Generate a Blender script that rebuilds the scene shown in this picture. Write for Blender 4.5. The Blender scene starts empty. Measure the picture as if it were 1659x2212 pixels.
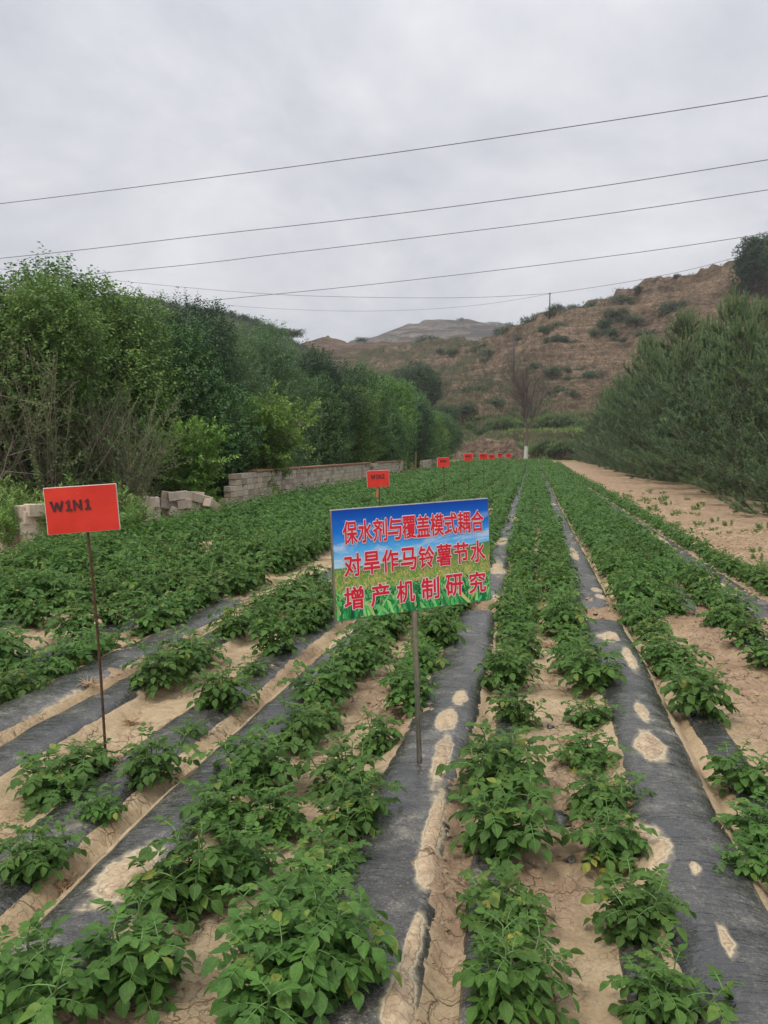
import bpy, math, random
import numpy as np
from math import radians as R_
random.seed(7); rng = np.random.default_rng(7)
SC = bpy.context.scene; COL = SC.collection

# ------------------------------------------------------------------ camera
YAW, PITCH, H, F = 10.9587, -4.5394, 1.5, 1650.0
cam = bpy.data.cameras.new("camera"); camo = bpy.data.objects.new("camera", cam); COL.objects.link(camo)
cam.sensor_fit = 'VERTICAL'; cam.sensor_height = 36; cam.lens = 36*F/2212; cam.clip_end = 6000; cam.clip_start = .05
camo.location = (0, 0, H); camo.rotation_euler = (R_(90+PITCH), 0, R_(YAW)); SC.camera = camo
# ------------------------------------------------------------------ world
SUN_EL, SUN_AZ = 58, 215
w = bpy.data.worlds.new("World"); SC.world = w; w.use_nodes = True
nt = w.node_tree; nt.nodes.clear()
def N(nt, t, **k):
    n = nt.nodes.new(t)
    for a, b in k.items():
        if a == 'i':
            for q, v in b.items(): n.inputs[q].default_value = v
        else: setattr(n, a, b)
    return n
def L(nt, a, b): nt.links.new(a, b)
def ramp(nt, fac, stops):
    r = N(nt, 'ShaderNodeValToRGB'); e = r.color_ramp.elements
    while len(e) < len(stops): e.new(.5)
    for x, (p, c) in zip(e, stops):
        x.position = p; x.color = (*c, 1) if hasattr(c, '__len__') else (c, c, c, 1)
    L(nt, fac, r.inputs[0]); return r.outputs[0]
def math_(nt, op, a, b=None, c=None, clamp=False):
    m = N(nt, 'ShaderNodeMath', operation=op, use_clamp=clamp)
    for i, x in enumerate((a, b, c)):
        if x is None: continue
        if isinstance(x, (int, float)): m.inputs[i].default_value = x
        else: L(nt, x, m.inputs[i])
    return m.outputs[0]
def mix(nt, f, a, b):
    m = N(nt, 'ShaderNodeMix', data_type='RGBA')
    for s, x in ((m.inputs[0], f), (m.inputs[6], a), (m.inputs[7], b)):
        if isinstance(x, (int, float)): s.default_value = x
        elif isinstance(x, tuple): s.default_value = (*x, 1)
        else: L(nt, x, s)
    return m.outputs[2]
def noise(nt, vec, scale, detail=4, rough=.55, dist=0, out=0):
    n = N(nt, 'ShaderNodeTexNoise', i={'Scale': scale, 'Detail': detail, 'Roughness': rough, 'Distortion': dist})
    if vec is not None: L(nt, vec, n.inputs['Vector'])
    return n.outputs[out]
sky = N(nt, 'ShaderNodeTexSky', sky_type='NISHITA', sun_disc=False, sun_elevation=R_(SUN_EL), sun_rotation=R_(SUN_AZ))
tc = N(nt, 'ShaderNodeTexCoord'); sp = N(nt, 'ShaderNodeSeparateXYZ'); L(nt, tc.outputs['Generated'], sp.inputs[0])
zz = math_(nt, 'ADD', math_(nt, 'MAXIMUM', sp.outputs[2], 0), .34)
cb = N(nt, 'ShaderNodeCombineXYZ'); L(nt, math_(nt, 'DIVIDE', sp.outputs[0], zz), cb.inputs[0]); L(nt, math_(nt, 'DIVIDE', sp.outputs[1], zz), cb.inputs[1])
n1 = noise(nt, cb.outputs[0], 1.7, 7, .58, .25); n2 = noise(nt, cb.outputs[0], .55, 2, .5)
cl = math_(nt, 'ADD', math_(nt, 'MULTIPLY', n1, .65), math_(nt, 'MULTIPLY', n2, .35))
ccol = ramp(nt, cl, [(.36, (.41, .425, .46)), (.46, (.525, .535, .57)), (.53, (.615, .615, .645)), (.62, (.72, .715, .73))])
up = N(nt, 'ShaderNodeValToRGB'); e = up.color_ramp.elements; e.new(.45); e.new(.6)
for x, p, v in zip(e, (0, .45, .6, .95), (.86, 1.06, 1.3, 2.3)): x.position = p; x.color = (v, v, v, 1)
L(nt, sp.outputs[2], up.inputs[0])
skyk = N(nt, 'ShaderNodeVectorMath', operation='SCALE', i={'Scale': .07}); L(nt, sky.outputs[0], skyk.inputs[0])
cm = N(nt, 'ShaderNodeVectorMath', operation='SCALE'); L(nt, ccol, cm.inputs[0]); L(nt, up.outputs[0], cm.inputs['Scale'])
bg = N(nt, 'ShaderNodeBackground', i={'Strength': 1.0}); L(nt, mix(nt, .93, skyk.outputs[0], cm.outputs[0]), bg.inputs[0])
wo = N(nt, 'ShaderNodeOutputWorld'); L(nt, bg.outputs[0], wo.inputs[0])
# ------------------------------------------------------------------ sun
sl = bpy.data.lights.new("sun", 'SUN'); sl.energy = 1.4; sl.angle = R_(14); sl.color = (1, .93, .82)
so = bpy.data.objects.new("sun", sl); COL.objects.link(so); so.location = (0, 0, 50)
so.rotation_euler = (R_(90-SUN_EL), 0, R_(180-SUN_AZ))
SC.view_settings.view_transform = 'Standard'; SC.view_settings.look = 'None'; SC.view_settings.exposure = 0.42; SC.view_settings.gamma = 1
SC.cycles.max_bounces = 6; SC.cycles.diffuse_bounces = 3; SC.cycles.transparent_max_bounces = 4; SC.cycles.use_denoising = True

# ------------------------------------------------------------------ helpers
th, pi_ = R_(YAW), R_(PITCH)
FW = np.array([-math.sin(th)*math.cos(pi_), math.cos(th)*math.cos(pi_), math.sin(pi_)])
RT = np.array([math.cos(th), math.sin(th), 0]); UP = np.cross(RT, FW); CC = np.array([0, 0, H])
def at(u, v, D): return CC + D*(FW + RT*(u-829.5)/F - UP*(v-1106)/F)      # a place seen at that spot of the photo, D metres away
def gnd(u, v, z=0):
    d = FW + RT*(u-829.5)/F - UP*(v-1106)/F; return CC + d*(z-H)/d[2]
def hsh(ix, iy, s):
    h = (ix.astype(np.int64)*374761393 + iy.astype(np.int64)*668265263 + s*982451653) & 0x7fffffff
    h = ((h ^ (h >> 13))*1274126177) & 0x7fffffff
    return ((h ^ (h >> 16)) & 0xffff)/65535.
def vn(x, y, s=0):
    x = np.asarray(x, float); y = np.asarray(y, float)
    ix, iy = np.floor(x), np.floor(y); fx, fy = x-ix, y-iy; fx = fx*fx*(3-2*fx); fy = fy*fy*(3-2*fy)
    a, b, c, d = hsh(ix, iy, s), hsh(ix+1, iy, s), hsh(ix, iy+1, s), hsh(ix+1, iy+1, s)
    return (a+(b-a)*fx)*(1-fy)+(c+(d-c)*fx)*fy
def fbm(x, y, s=0, o=4, g=.5):
    t = 0; a = 1; n = 0
    x = np.asarray(x, float); y = np.asarray(y, float)
    for k in range(o):
        t = t+a*(vn(x*2**k+k*17.3, y*2**k-k*9.1, s+k)-.5); n += a; a *= g
    return t/n*2
def sm(a, b, x): t = np.clip((np.asarray(x, float)-a)/(b-a), 0, 1); return t*t*(3-2*t)
def mesh(name, V, Fs, mat, parent=None, smooth=True, attrs=None, uv=None, mats=None, midx=None, loc=None):
    """V (n,3); Fs: list of int arrays (m,k)"""
    me = bpy.data.meshes.new(name); V = np.asarray(V, np.float32).reshape(-1, 3)
    Fs = [np.asarray(f, np.int32) for f in Fs if len(f)]
    me.vertices.add(len(V)); me.vertices.foreach_set('co', V.ravel())
    lp = np.concatenate([f.ravel() for f in Fs]); cnt = np.concatenate([np.full(len(f), f.shape[1], np.int32) for f in Fs])
    me.loops.add(len(lp)); me.loops.foreach_set('vertex_index', lp)
    me.polygons.add(len(cnt)); me.polygons.foreach_set('loop_start', np.concatenate([[0], np.cumsum(cnt)[:-1]]).astype(np.int32))
    me.update(calc_edges=True)
    me.polygons.foreach_set('use_smooth', np.full(len(cnt), smooth, bool))
    for k, a in (attrs or {}).items():
        a = np.asarray(a, np.float32)
        if a.ndim == 1:
            at_ = me.attributes.new(k, 'FLOAT', 'POINT'); at_.data.foreach_set('value', a)
        else:
            at_ = me.attributes.new(k, 'FLOAT_COLOR', 'POINT'); at_.data.foreach_set('color', np.concatenate([a, np.ones((len(a), 1))], 1).astype(np.float32).ravel())
    for m in (mats or [mat]): me.materials.append(m)
    if midx is not None: me.polygons.foreach_set('material_index', np.asarray(midx, np.int32))
    o = bpy.data.objects.new(name, me); COL.objects.link(o)
    if parent: o.parent = parent
    if loc is not None: o.location = loc
    return o
def tag(o, label=None, cat=None, group=None, kind=None):
    for k, v in (('label', label), ('category', cat), ('group', group), ('kind', kind)):
        if v: o[k] = v
    return o
def empty(name, loc, rz=0, label=None, cat=None, group=None):
    o = bpy.data.objects.new(name, None); COL.objects.link(o); o.location = loc; o.rotation_euler = (0, 0, rz); o.empty_display_size = .1
    return tag(o, label, cat, group)
def copy_thing(src, loc, rz=0, sc=1, label=None, group=None):
    c = src.copy(); COL.objects.link(c); c.location = loc; c.rotation_euler = (0, 0, rz); c.scale = (sc,)*3 if not hasattr(sc, '__len__') else sc
    if label: c['label'] = label
    if group: c['group'] = group
    for ch in src.children:
        d = ch.copy(); COL.objects.link(d); d.parent = c
    return c
def box(cx, cy, cz, sx, sy, sz, M=None, jit=0):
    v = np.array([(x, y, z) for x in (-.5, .5) for y in (-.5, .5) for z in (-.5, .5)])*(sx, sy, sz)
    if jit: v = v+rng.uniform(-jit, jit, v.shape)
    if M is not None: v = v@M.T
    return v+(cx, cy, cz), np.array([(0, 1, 3, 2), (4, 6, 7, 5), (0, 4, 5, 1), (2, 3, 7, 6), (0, 2, 6, 4), (1, 5, 7, 3)])
def bbox_(cx, cy, cz, sx, sy, sz, b=.008, M=None, jit=0):
    """bevelled box: 24 verts"""
    V = []; h = np.array([sx, sy, sz])/2
    idx = {}
    for x in (-1, 1):
        for y in (-1, 1):
            for z in (-1, 1):
                j = rng.uniform(-jit, jit, 3) if jit else 0
                for a in range(3):
                    p = np.array([x, y, z])*(h-b); p[a] += (x, y, z)[a]*b
                    idx[(x, y, z, a)] = len(V); V.append(p+j)
    Q, T = [], []
    for a in range(3):
        o1, o2 = [k for k in range(3) if k != a]
        for s in (-1, 1):
            f = []
            for p, q in ((-1, -1), (1, -1), (1, 1), (-1, 1)):
                c = [0, 0, 0]; c[a] = s; c[o1] = p; c[o2] = q; f.append(idx[(*c, a)])
            Q.append(f)
        for p in (-1, 1):
            for q in (-1, 1):
                c0 = [0, 0, 0]; c1 = [0, 0, 0]; c0[a] = -1; c1[a] = 1; c0[o1] = c1[o1] = p; c0[o2] = c1[o2] = q
                Q.append([idx[(*c0, o1)], idx[(*c1, o1)], idx[(*c1, o2)], idx[(*c0, o2)]])
    for x in (-1, 1):
        for y in (-1, 1):
            for z in (-1, 1): T.append([idx[(x, y, z, 0)], idx[(x, y, z, 1)], idx[(x, y, z, 2)]])
    V = np.array(V)
    if M is not None: V = V@M.T
    return V+(cx, cy, cz), np.array(Q), np.array(T)
class MB:
    def __init__(s): s.V = []; s.F = {3: [], 4: []}; s.n = 0; s.A = []
    def add(s, V, *Fs, a=0.):
        V = np.asarray(V, float).reshape(-1, 3)
        for f in Fs:
            f = np.asarray(f)
            if len(f): s.F[f.shape[1]].append(f+s.n)
        s.V.append(V); s.n += len(V); s.A.append(np.full(len(V), a) if np.ndim(a) == 0 else np.asarray(a))
    def data(s): return np.concatenate(s.V), [np.concatenate(s.F[k]) for k in (3, 4) if s.F[k]], np.concatenate(s.A)
    def build(s, name, mat, parent=None, smooth=True, **k):
        V, Fs, A = s.data(); return mesh(name, V, Fs, mat, parent, smooth, {'tint': A}, **k)
def tube(P, r, n=6, cap=True):
    P = np.asarray(P, float); m = len(P); r = np.full(m, r) if np.ndim(r) == 0 else np.asarray(r)
    T = np.gradient(P, axis=0); T /= np.linalg.norm(T, axis=1)[:, None]+1e-9
    ref = np.array([0, 0, 1.]) if abs(T[:, 2].mean()) < .9 else np.array([1., 0, 0])
    A = np.cross(T, ref); A /= np.linalg.norm(A, axis=1)[:, None]+1e-9; B = np.cross(T, A)
    a = np.arange(n)*2*math.pi/n
    V = (P[:, None]+r[:, None, None]*(np.cos(a)[None, :, None]*A[:, None]+np.sin(a)[None, :, None]*B[:, None])).reshape(-1, 3)
    i = np.arange(m-1)[:, None]*n; j = np.arange(n)[None]; k = (j+1) % n
    Q = np.stack([i+j, i+k, i+n+k, i+n+j], -1).reshape(-1, 4); T3 = np.zeros((0, 3), int)
    if cap:
        V = np.concatenate([V, P[[0, -1]]]); c0, c1 = m*n, m*n+1; j = np.arange(n); k = (j+1) % n
        T3 = np.concatenate([np.stack([np.full(n, c0), k, j], 1), np.stack([np.full(n, c1), (m-1)*n+j, (m-1)*n+k], 1)])
    return V, Q, T3
def unit(v): return v/(np.linalg.norm(v, axis=-1, keepdims=True)+1e-9)
def frames(D, Nn):
    """rotation matrices with columns: side, dir, normal"""
    D = unit(D); S = unit(np.cross(D, Nn)); U = np.cross(S, D); return np.stack([S, D, U], -1)
def rotz(a): c, s = math.cos(a), math.sin(a); return np.array([[c, -s, 0], [s, c, 0], [0, 0, 1.]])
def rot(ax, ay, az):
    cx, sx, cy, sy = math.cos(ax), math.sin(ax), math.cos(ay), math.sin(ay)
    return rotz(az)@np.array([[cy, 0, sy], [0, 1, 0], [-sy, 0, cy]])@np.array([[1, 0, 0], [0, cx, -sx], [0, sx, cx]])

# ------------------------------------------------------------------ materials
def mat(name):
    m = bpy.data.materials.new(name); m.use_nodes = True; t = m.node_tree; t.nodes.clear()
    o = N(t, 'ShaderNodeOutputMaterial'); b = N(t, 'ShaderNodeBsdfPrincipled'); L(t, b.outputs[0], o.inputs[0]); return m, t, b, o
def tcoord(t, which='Object'): return N(t, 'ShaderNodeTexCoord').outputs[which]
def wpos(t): return N(t, 'ShaderNodeNewGeometry').outputs['Position']
def attr(t, n, out=2): return N(t, 'ShaderNodeAttribute', attribute_name=n).outputs[out]
def bump(t, h, b, s=.5, d=.01, prev=None):
    n = N(t, 'ShaderNodeBump', i={'Strength': s, 'Distance': d}); L(t, h, n.inputs['Height'])
    if prev is not None: L(t, prev, n.inputs['Normal'])
    if b is not None: L(t, n.outputs[0], b.inputs['Normal'])
    return n.outputs[0]
def simple(name, c, r=.6, var=.25, sc=8, metal=0, bmp=0):
    m, t, b, o = mat(name); n = noise(t, tcoord(t), sc, 5, .6)
    L(t, mix(t, n, tuple(x*(1-var) for x in c), tuple(min(1, x*(1+var)) for x in c)), b.inputs['Base Color'])
    b.inputs['Roughness'].default_value = r; b.inputs['Metallic'].default_value = metal
    if bmp: bump(t, n, b, bmp, .01)
    return m
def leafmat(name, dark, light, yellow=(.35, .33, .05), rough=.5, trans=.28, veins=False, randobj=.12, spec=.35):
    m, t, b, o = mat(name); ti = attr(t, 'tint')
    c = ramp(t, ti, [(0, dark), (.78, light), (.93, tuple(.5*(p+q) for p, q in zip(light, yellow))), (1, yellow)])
    oi = N(t, 'ShaderNodeObjectInfo').outputs['Random']
    hs = N(t, 'ShaderNodeHueSaturation', i={'Saturation': 1.0}); L(t, c, hs.inputs['Color'])
    L(t, math_(t, 'ADD', math_(t, 'MULTIPLY', oi, randobj*2), 1-randobj), hs.inputs['Value'])
    L(t, math_(t, 'ADD', math_(t, 'MULTIPLY', oi, .02), .49), hs.inputs['Hue'])
    col = hs.outputs[0]
    if veins:
        la = attr(t, 'lu'); lv = attr(t, 'lv'); au = math_(t, 'ABSOLUTE', la)
        rib = ramp(t, au, [(0, 1), (.10, 0)])
        sv = math_(t, 'SINE', math_(t, 'MULTIPLY', math_(t, 'SUBTRACT', lv, math_(t, 'MULTIPLY', au, .28)), 38))
        svr = ramp(t, math_(t, 'ADD', math_(t, 'MULTIPLY', sv, .5), .5), [(.80, 0), (1, 1)])
        vv = math_(t, 'MAXIMUM', rib, math_(t, 'MULTIPLY', svr, .35))
        col = mix(t, math_(t, 'MULTIPLY', vv, .42), col, tuple(min(1, x*2.1+.02) for x in light))
        pk = noise(t, tcoord(t), 90, 2, .5); col = mix(t, ramp(t, noise(t, tcoord(t), 16, 5, .7), [(.46, 0), (.66, .55)]), col, tuple(x*.55 for x in dark)); col = mix(t, ramp(t, noise(t, tcoord(t), 33, 3, .7), [(.60, 0), (.72, .5)]), col, (.20, .19, .09))
        bump(t, math_(t, 'ADD', math_(t, 'MULTIPLY', svr, -.6), math_(t, 'ADD', pk, math_(t, 'MULTIPLY', rib, -1))), b, .5, .003)
    L(t, col, b.inputs['Base Color']); b.inputs['Roughness'].default_value = rough; b.inputs['Specular IOR Level'].default_value = spec
    tr = N(t, 'ShaderNodeBsdfTranslucent'); L(t, mix(t, .6, col, tuple(x*1.5 for x in light)), tr.inputs[0])
    ms = N(t, 'ShaderNodeMixShader', i={0: trans}); L(t, b.outputs[0], ms.inputs[1]); L(t, tr.outputs[0], ms.inputs[2]); L(t, ms.outputs[0], o.inputs[0])
    return m
def soil_color(t, P):
    a = noise(t, P, 1.1, 5, .6); b_ = noise(t, P, 9, 5, .65); c = noise(t, P, 70, 4, .7)
    base = ramp(t, math_(t, 'ADD', math_(t, 'MULTIPLY', a, .5), math_(t, 'MULTIPLY', b_, .5)), [(.34, (.31, .22, .13)), (.46, (.47, .36, .22)), (.62, (.59, .47, .305))])
    return mix(t, ramp(t, c, [(.3, .55), (.5, 0)]), base, (.25, .155, .095))
def cracks(t, P, scale, width, seed=0):
    wv = N(t, 'ShaderNodeVectorMath', operation='ADD'); ns = N(t, 'ShaderNodeVectorMath', operation='SCALE', i={'Scale': .16}); L(t, noise(t, P, 9, 3, .6, 0, 1), ns.inputs[0])
    L(t, P, wv.inputs[0]); L(t, ns.outputs[0], wv.inputs[1])
    v = N(t, 'ShaderNodeTexVoronoi', feature='DISTANCE_TO_EDGE', i={'Scale': scale, 'Randomness': 1}); L(t, wv.outputs[0], v.inputs['Vector'])
    e = ramp(t, v.outputs['Distance'], [(0, 1), (width, 0)])
    k = ramp(t, noise(t, P, 1.9, 2, .5), [(.43, 0), (.55, 1)])
    return math_(t, 'MULTIPLY', e, k)
def m_soil():
    m, t, b, o = mat('dry_clay_soil'); P = wpos(t)
    s = N(t, 'ShaderNodeVectorMath', operation='MULTIPLY'); s.inputs[1].default_value = (1, 1, .01); L(t, P, s.inputs[0]); Pf = s.outputs[0]
    col = soil_color(t, Pf); ro = attr(t, 'rough')
    dk = ramp(t, noise(t, Pf, 24, 7, .82), [(.42, 1), (.53, 0)])
    col = mix(t, math_(t, 'MULTIPLY', math_(t, 'MULTIPLY', dk, .6), math_(t, 'ADD', math_(t, 'MULTIPLY', ro, .8), .26)), col, (.20, .125, .08))
    col = mix(t, math_(t, 'MULTIPLY', ro, .42), col, (.36, .24, .16)); col = mix(t, math_(t, 'MULTIPLY', math_(t, 'MULTIPLY', ramp(t, noise(t, Pf, 3.4, 7, .72), [(.42, 1), (.58, 0)]), ro), .6), col, (.23, .15, .10))
    cr = math_(t, 'MAXIMUM', math_(t, 'MULTIPLY', cracks(t, Pf, 4.5, .017), .95), math_(t, 'MULTIPLY', cracks(t, Pf, 15, .03), .4))
    col = mix(t, math_(t, 'MULTIPLY', cr, .75), col, (.13, .08, .05))
    col = mix(t, math_(t, 'MULTIPLY', ramp(t, noise(t, Pf, 6.5, 7, .8), [(.53, 0), (.64, 1)]), .55), col, (.27, .17, .11)); gr = attr(t, 'grass'); gc = ramp(t, noise(t, Pf, .6, 8, .75), [(.35, (.10, .115, .04)), (.55, (.22, .20, .085)), (.7, (.36, .27, .15))])
    col = mix(t, gr, col, gc)
    L(t, col, b.inputs['Base Color']); b.inputs['Roughness'].default_value = .95; b.inputs['Specular IOR Level'].default_value = .15
    p = bump(t, noise(t, Pf, 45, 7, .8), None, .8, .016); bump(t, math_(t, 'MULTIPLY', cr, -1), b, .8, .012, p)
    return m
def m_film():
    m, t, b, o = mat('black_mulch_film'); P = wpos(t); s = attr(t, 'sand')
    n = noise(t, P, 30, 5, .7); n3 = noise(t, P, 7, 3, .6)
    sv = math_(t, 'ADD', s, math_(t, 'ADD', math_(t, 'MULTIPLY', math_(t, 'SUBTRACT', n, .5), .45), math_(t, 'MULTIPLY', math_(t, 'SUBTRACT', n3, .5), .75)))
    core = ramp(t, sv, [(.50, 0), (.55, 1)]); halo = ramp(t, sv, [(.24, 0), (.37, .3), (.44, .85), (.5, 1)])
    dust = ramp(t, noise(t, P, 3.6, 7, .78), [(.44, .0), (.56, .16), (.68, .8)])
    mv = N(t, 'ShaderNodeVectorMath', operation='MULTIPLY'); mv.inputs[1].default_value = (12, 16, 12); L(t, P, mv.inputs[0])
    speck = ramp(t, noise(t, P, 95, 3, .8), [(.54, 0), (.61, .9)])
    sm_ = ramp(t, noise(t, mv.outputs[0], 1.4, 3, .7), [(.56, 0), (.70, .40)])
    dd = math_(t, 'MAXIMUM', dust, math_(t, 'MAXIMUM', math_(t, 'MULTIPLY', speck, dust), math_(t, 'MULTIPLY', sm_, .55)))
    dd = math_(t, 'MINIMUM', math_(t, 'ADD', math_(t, 'ADD', math_(t, 'ADD', math_(t, 'MULTIPLY', dust, .42), .012), math_(t, 'MULTIPLY', sm_, .28)), math_(t, 'MULTIPLY', speck, math_(t, 'ADD', math_(t, 'MULTIPLY', dust, .9), .07))), .8)
    c = mix(t, dd, (.020, .021, .0205), (.42, .39, .31)); c = mix(t, math_(t, 'MULTIPLY', halo, .85), c, (.54, .44, .28)); c = mix(t, core, c, mix(t, math_(t, 'MULTIPLY', cracks(t, P, 16, .07), .8), mix(t, ramp(t, n, [(.38, .6), (.6, 0)]), soil_color(t, P), (.27, .17, .105)), (.15, .09, .055)))
    L(t, c, b.inputs['Base Color'])
    rr = math_(t, 'ADD', math_(t, 'MULTIPLY', math_(t, 'MAXIMUM', halo, dd), .6), .23); L(t, rr, b.inputs['Roughness'])
    b.inputs['Specular IOR Level'].default_value = .85
    wr = N(t, 'ShaderNodeVectorMath', operation='MULTIPLY'); wr.inputs[1].default_value = (2.2, 26, 1); L(t, P, wr.inputs[0])
    wn = noise(t, wr.outputs[0], 1.5, 3, .6, .6)
    p = bump(t, wn, None, .42, .011); p = bump(t, noise(t, P, 9, 5, .65), None, .55, .02, p); bump(t, math_(t, 'MULTIPLY', math_(t, 'ADD', core, math_(t, 'MULTIPLY', n, core)), 1), b, .6, .012, p)
    return m
M_SOIL = m_soil(); M_FILM = m_film()
M_POT = leafmat('potato_leaf', (.031, .080, .017), (.100, .205, .038), (.42, .38, .07), veins=True, rough=.5, randobj=.14, spec=.25)
M_PSTEM = simple('potato_stem', (.12, .22, .06), .5, .2, 20)
M_FARLEAF = leafmat('far_potato_leaf', (.031, .080, .017), (.098, .200, .040), (.42, .38, .07), rough=.5, randobj=.0, spec=.22)
M_TREE = [leafmat('tree_leaf_%s' % n, d, l, rough=.5, trans=.22, randobj=.16) for n, d, l in (
    ('mid', (.038, .088, .028), (.122, .228, .066)), ('bright', (.052, .118, .026), (.165, .295, .066)), ('blue', (.062, .120, .055), (.160, .265, .110)), ('dark', (.026, .060, .030), (.064, .130, .056)), ('lime', (.09, .17, .03), (.20, .34, .06)))]
M_WEED = leafmat('weed_leaf', (.08, .15, .035), (.21, .32, .08), (.4, .36, .09), rough=.5)
M_OLIVE = leafmat('dusty_shrub_leaf', (.07, .11, .042), (.17, .24, .09), (.36, .31, .14), rough=.6)
M_PINE = leafmat('pine_needle', (.070, .115, .062), (.19, .27, .115), (.34, .38, .16), rough=.55, trans=.12, randobj=.1)
M_HSHRUB = leafmat('hill_shrub_leaf', (.040, .068, .040), (.085, .130, .065), (.2, .2, .08), rough=.6)
M_BARK = simple('bark', (.11, .085, .065), .9, .4, 6, bmp=.5)
M_TWIG = simple('pale_twig', (.26, .20, .16), .85, .3, 9)
M_DEAD = simple('dead_wood', (.115, .085, .075), .9, .35, 5, bmp=.4)
M_WHITE = simple('limewash', (.46, .48, .43), .8, .15, 6)
M_STRAW = simple('straw', (.42, .29, .17), .85, .4, 12)
M_WIRE = simple('cable', (.17, .17, .18), .7, .1, 1)
M_POLE = simple('dark_pole', (.045, .04, .038), .7, .3, 2)
def m_rust():
    m, t, b, o = mat('rusty_rebar'); n = noise(t, tcoord(t), 40, 5, .7)
    L(t, ramp(t, n, [(.3, (.04, .022, .015)), (.7, (.14, .065, .035))]), b.inputs['Base Color']); b.inputs['Roughness'].default_value = .8; b.inputs['Metallic'].default_value = .3; return m
M_RUST = m_rust()
def m_steel():
    m, t, b, o = mat('galvanised_steel'); n = noise(t, tcoord(t), 30, 4, .6)
    L(t, ramp(t, n, [(.3, (.27, .26, .24)), (.7, (.45, .43, .39))]), b.inputs['Base Color']); b.inputs['Roughness'].default_value = .32; b.inputs['Metallic'].default_value = .9; return m
M_STEEL = m_steel()
def m_block():
    m, t, b, o = mat('concrete_block'); P = wpos(t); ti = attr(t, 'tint')
    c = ramp(t, ti, [(0, (.40, .31, .24)), (.35, (.53, .445, .35)), (.7, (.63, .56, .46)), (1, (.62, .48, .35))])
    n = noise(t, P, 5, 6, .7); c = mix(t, ramp(t, n, [(.35, .5), (.6, 0)]), c, (.21, .165, .125))
    c = mix(t, ramp(t, noise(t, P, 60, 3, .7), [(.35, .4), (.5, 0)]), c, (.15, .12, .10))
    L(t, c, b.inputs['Base Color']); b.inputs['Roughness'].default_value = .92; bump(t, noise(t, P, 55, 5, .7), b, .6, .008); return m
M_BLOCK = m_block(); M_BRICK = simple('red_brick', (.36, .19, .125), .9, .35, 7, bmp=.4); M_MORTAR = simple('mortar', (.20, .165, .13), .95, .3, 15, bmp=.4)

# ------------------------------------------------------------------ ground shape
FUR = [-6.85, -5.8, -4.75, -3.7, -2.62, -1.57, -.235, .82, 1.88]
# film strips: x0, x1, dome height, y0, y1, wobble, label
FILMS1 = [(-6.75, -6.35, .06, 1.2, 7.0), (-5.7, -5.3, .06, 1.2, 7), (-4.65, -4.25, .06, 1.2, 7), (-3.6, -3.25, .07, 1.2, 7.1), (-3.02, -2.67, .07, 1, 7.1),
          (-2.56, -2.27, .09, 1, 7.1), (-1.93, -1.63, .05, 1, 7.0), (-1.50, -1.20, .09, .8, 7.2), (-.66, -.262, .10, .8, 7.0),
          (-.19, -.055, .02, .8, 6.6), (.27, .385, .02, .8, 2.5), (.40, .775, .12, .8, 6.8), (.865, 1.05, .03, .8, 4.7), (1.62, 1.95, .06, 3.2, 6.6)]
FILMS2 = [(-5.7, -5.3, .05, 7.8, 40), (-4.65, -4.25, .06, 7.7, 40), (-3.6, -3.2, .06, 7.7, 60), (-2.56, -2.2, .07, 7.7, 70), (-1.93, -1.63, .05, 8.1, 14), (-1.5, -1.15, .07, 8, 80),
          (-.62, -.25, .08, 7.3, 80), (.42, .76, .10, 7.15, 83), (1.36, 1.6, .05, 7.4, 60), (1.90, 2.26, .07, 6.9, 70)]
def zrise(x, y):
    y = np.asarray(y, float); r = np.where(y > 40, .0095*(np.maximum(y-40, 0)-12*(1-np.exp(-np.maximum(y-40, 0)/12))), 0)
    return np.minimum(r, 3.0)
def G(x, y, fine=True):
    x = np.asarray(x, float); y = np.asarray(y, float); x, y = np.broadcast_arrays(x, y)
    z = zrise(x, y).copy()
    infield = sm(-8.2, -7.6, x)*(1-sm(2.4, 3.0, x))*(1-sm(84, 87, y))
    wob = fbm(y*.7, x*0, 5, 2)*.02
    for (a, b, h, y0, y1) in FILMS1+FILMS2:
        c, hw = (a+b)/2, (b-a)/2+.05
        t = np.clip(1-((x-wob-c)/hw)**2, 0, 1)
        z += h*.72*t**.55*sm(y0-.15, y0+.25, y)*(1-sm(y1-.25, y1+.15, y))
    for f in FUR: z -= .035*np.exp(-((x-wob-f)/.035)**2)*infield
    z += fbm(x*1.3, y*1.3, 11, 3)*.02
    rough = roughness(x, y)
    if fine: z += fbm(x*9, y*9, 21, 4, .6)*(.008+.030*rough)+np.maximum(fbm(x*22, y*22, 33, 2), 0)*.03*rough
    z += sm(-7.7, -9.5, x)*.12
    return z
def roughness(x, y):
    r = sm(1.05, 1.3, x)*(1-sm(2.0, 2.3, x)*0)*.9
    r = np.maximum(r, np.exp(-((y-7.25-.1*x)/.45)**2))
    r = np.maximum(r, .9*sm(.35, .7, fbm(x*1.1, y*.8, 44, 3)+.25))
    r = np.maximum(r, sm(-7.4, -8, x))
    return np.clip(r+.15*sm(-.1, .3, fbm(x*2.3, y*2.3, 49, 3)), 0, 1)
def gz(x, y): return float(G(np.array([x]), np.array([y]))[0])
def axis(segs):
    out = [segs[0][0]]
    for a, b, s0, s1 in segs:
        p = a; 
        while p < b:
            f = (p-a)/(b-a); p += s0*(s1/s0)**f; out.append(min(p, b))
            if p >= b: break
    return np.unique(np.round(out, 4))
xs = axis([(-3000, -60, 400, 20), (-60, -12, 8, .4), (-12, -4, .3, .06), (-4, 2.7, .022, .022), (2.7, 7, .04, .3), (7, 60, .5, 10), (60, 3000, 20, 400)])
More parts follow.
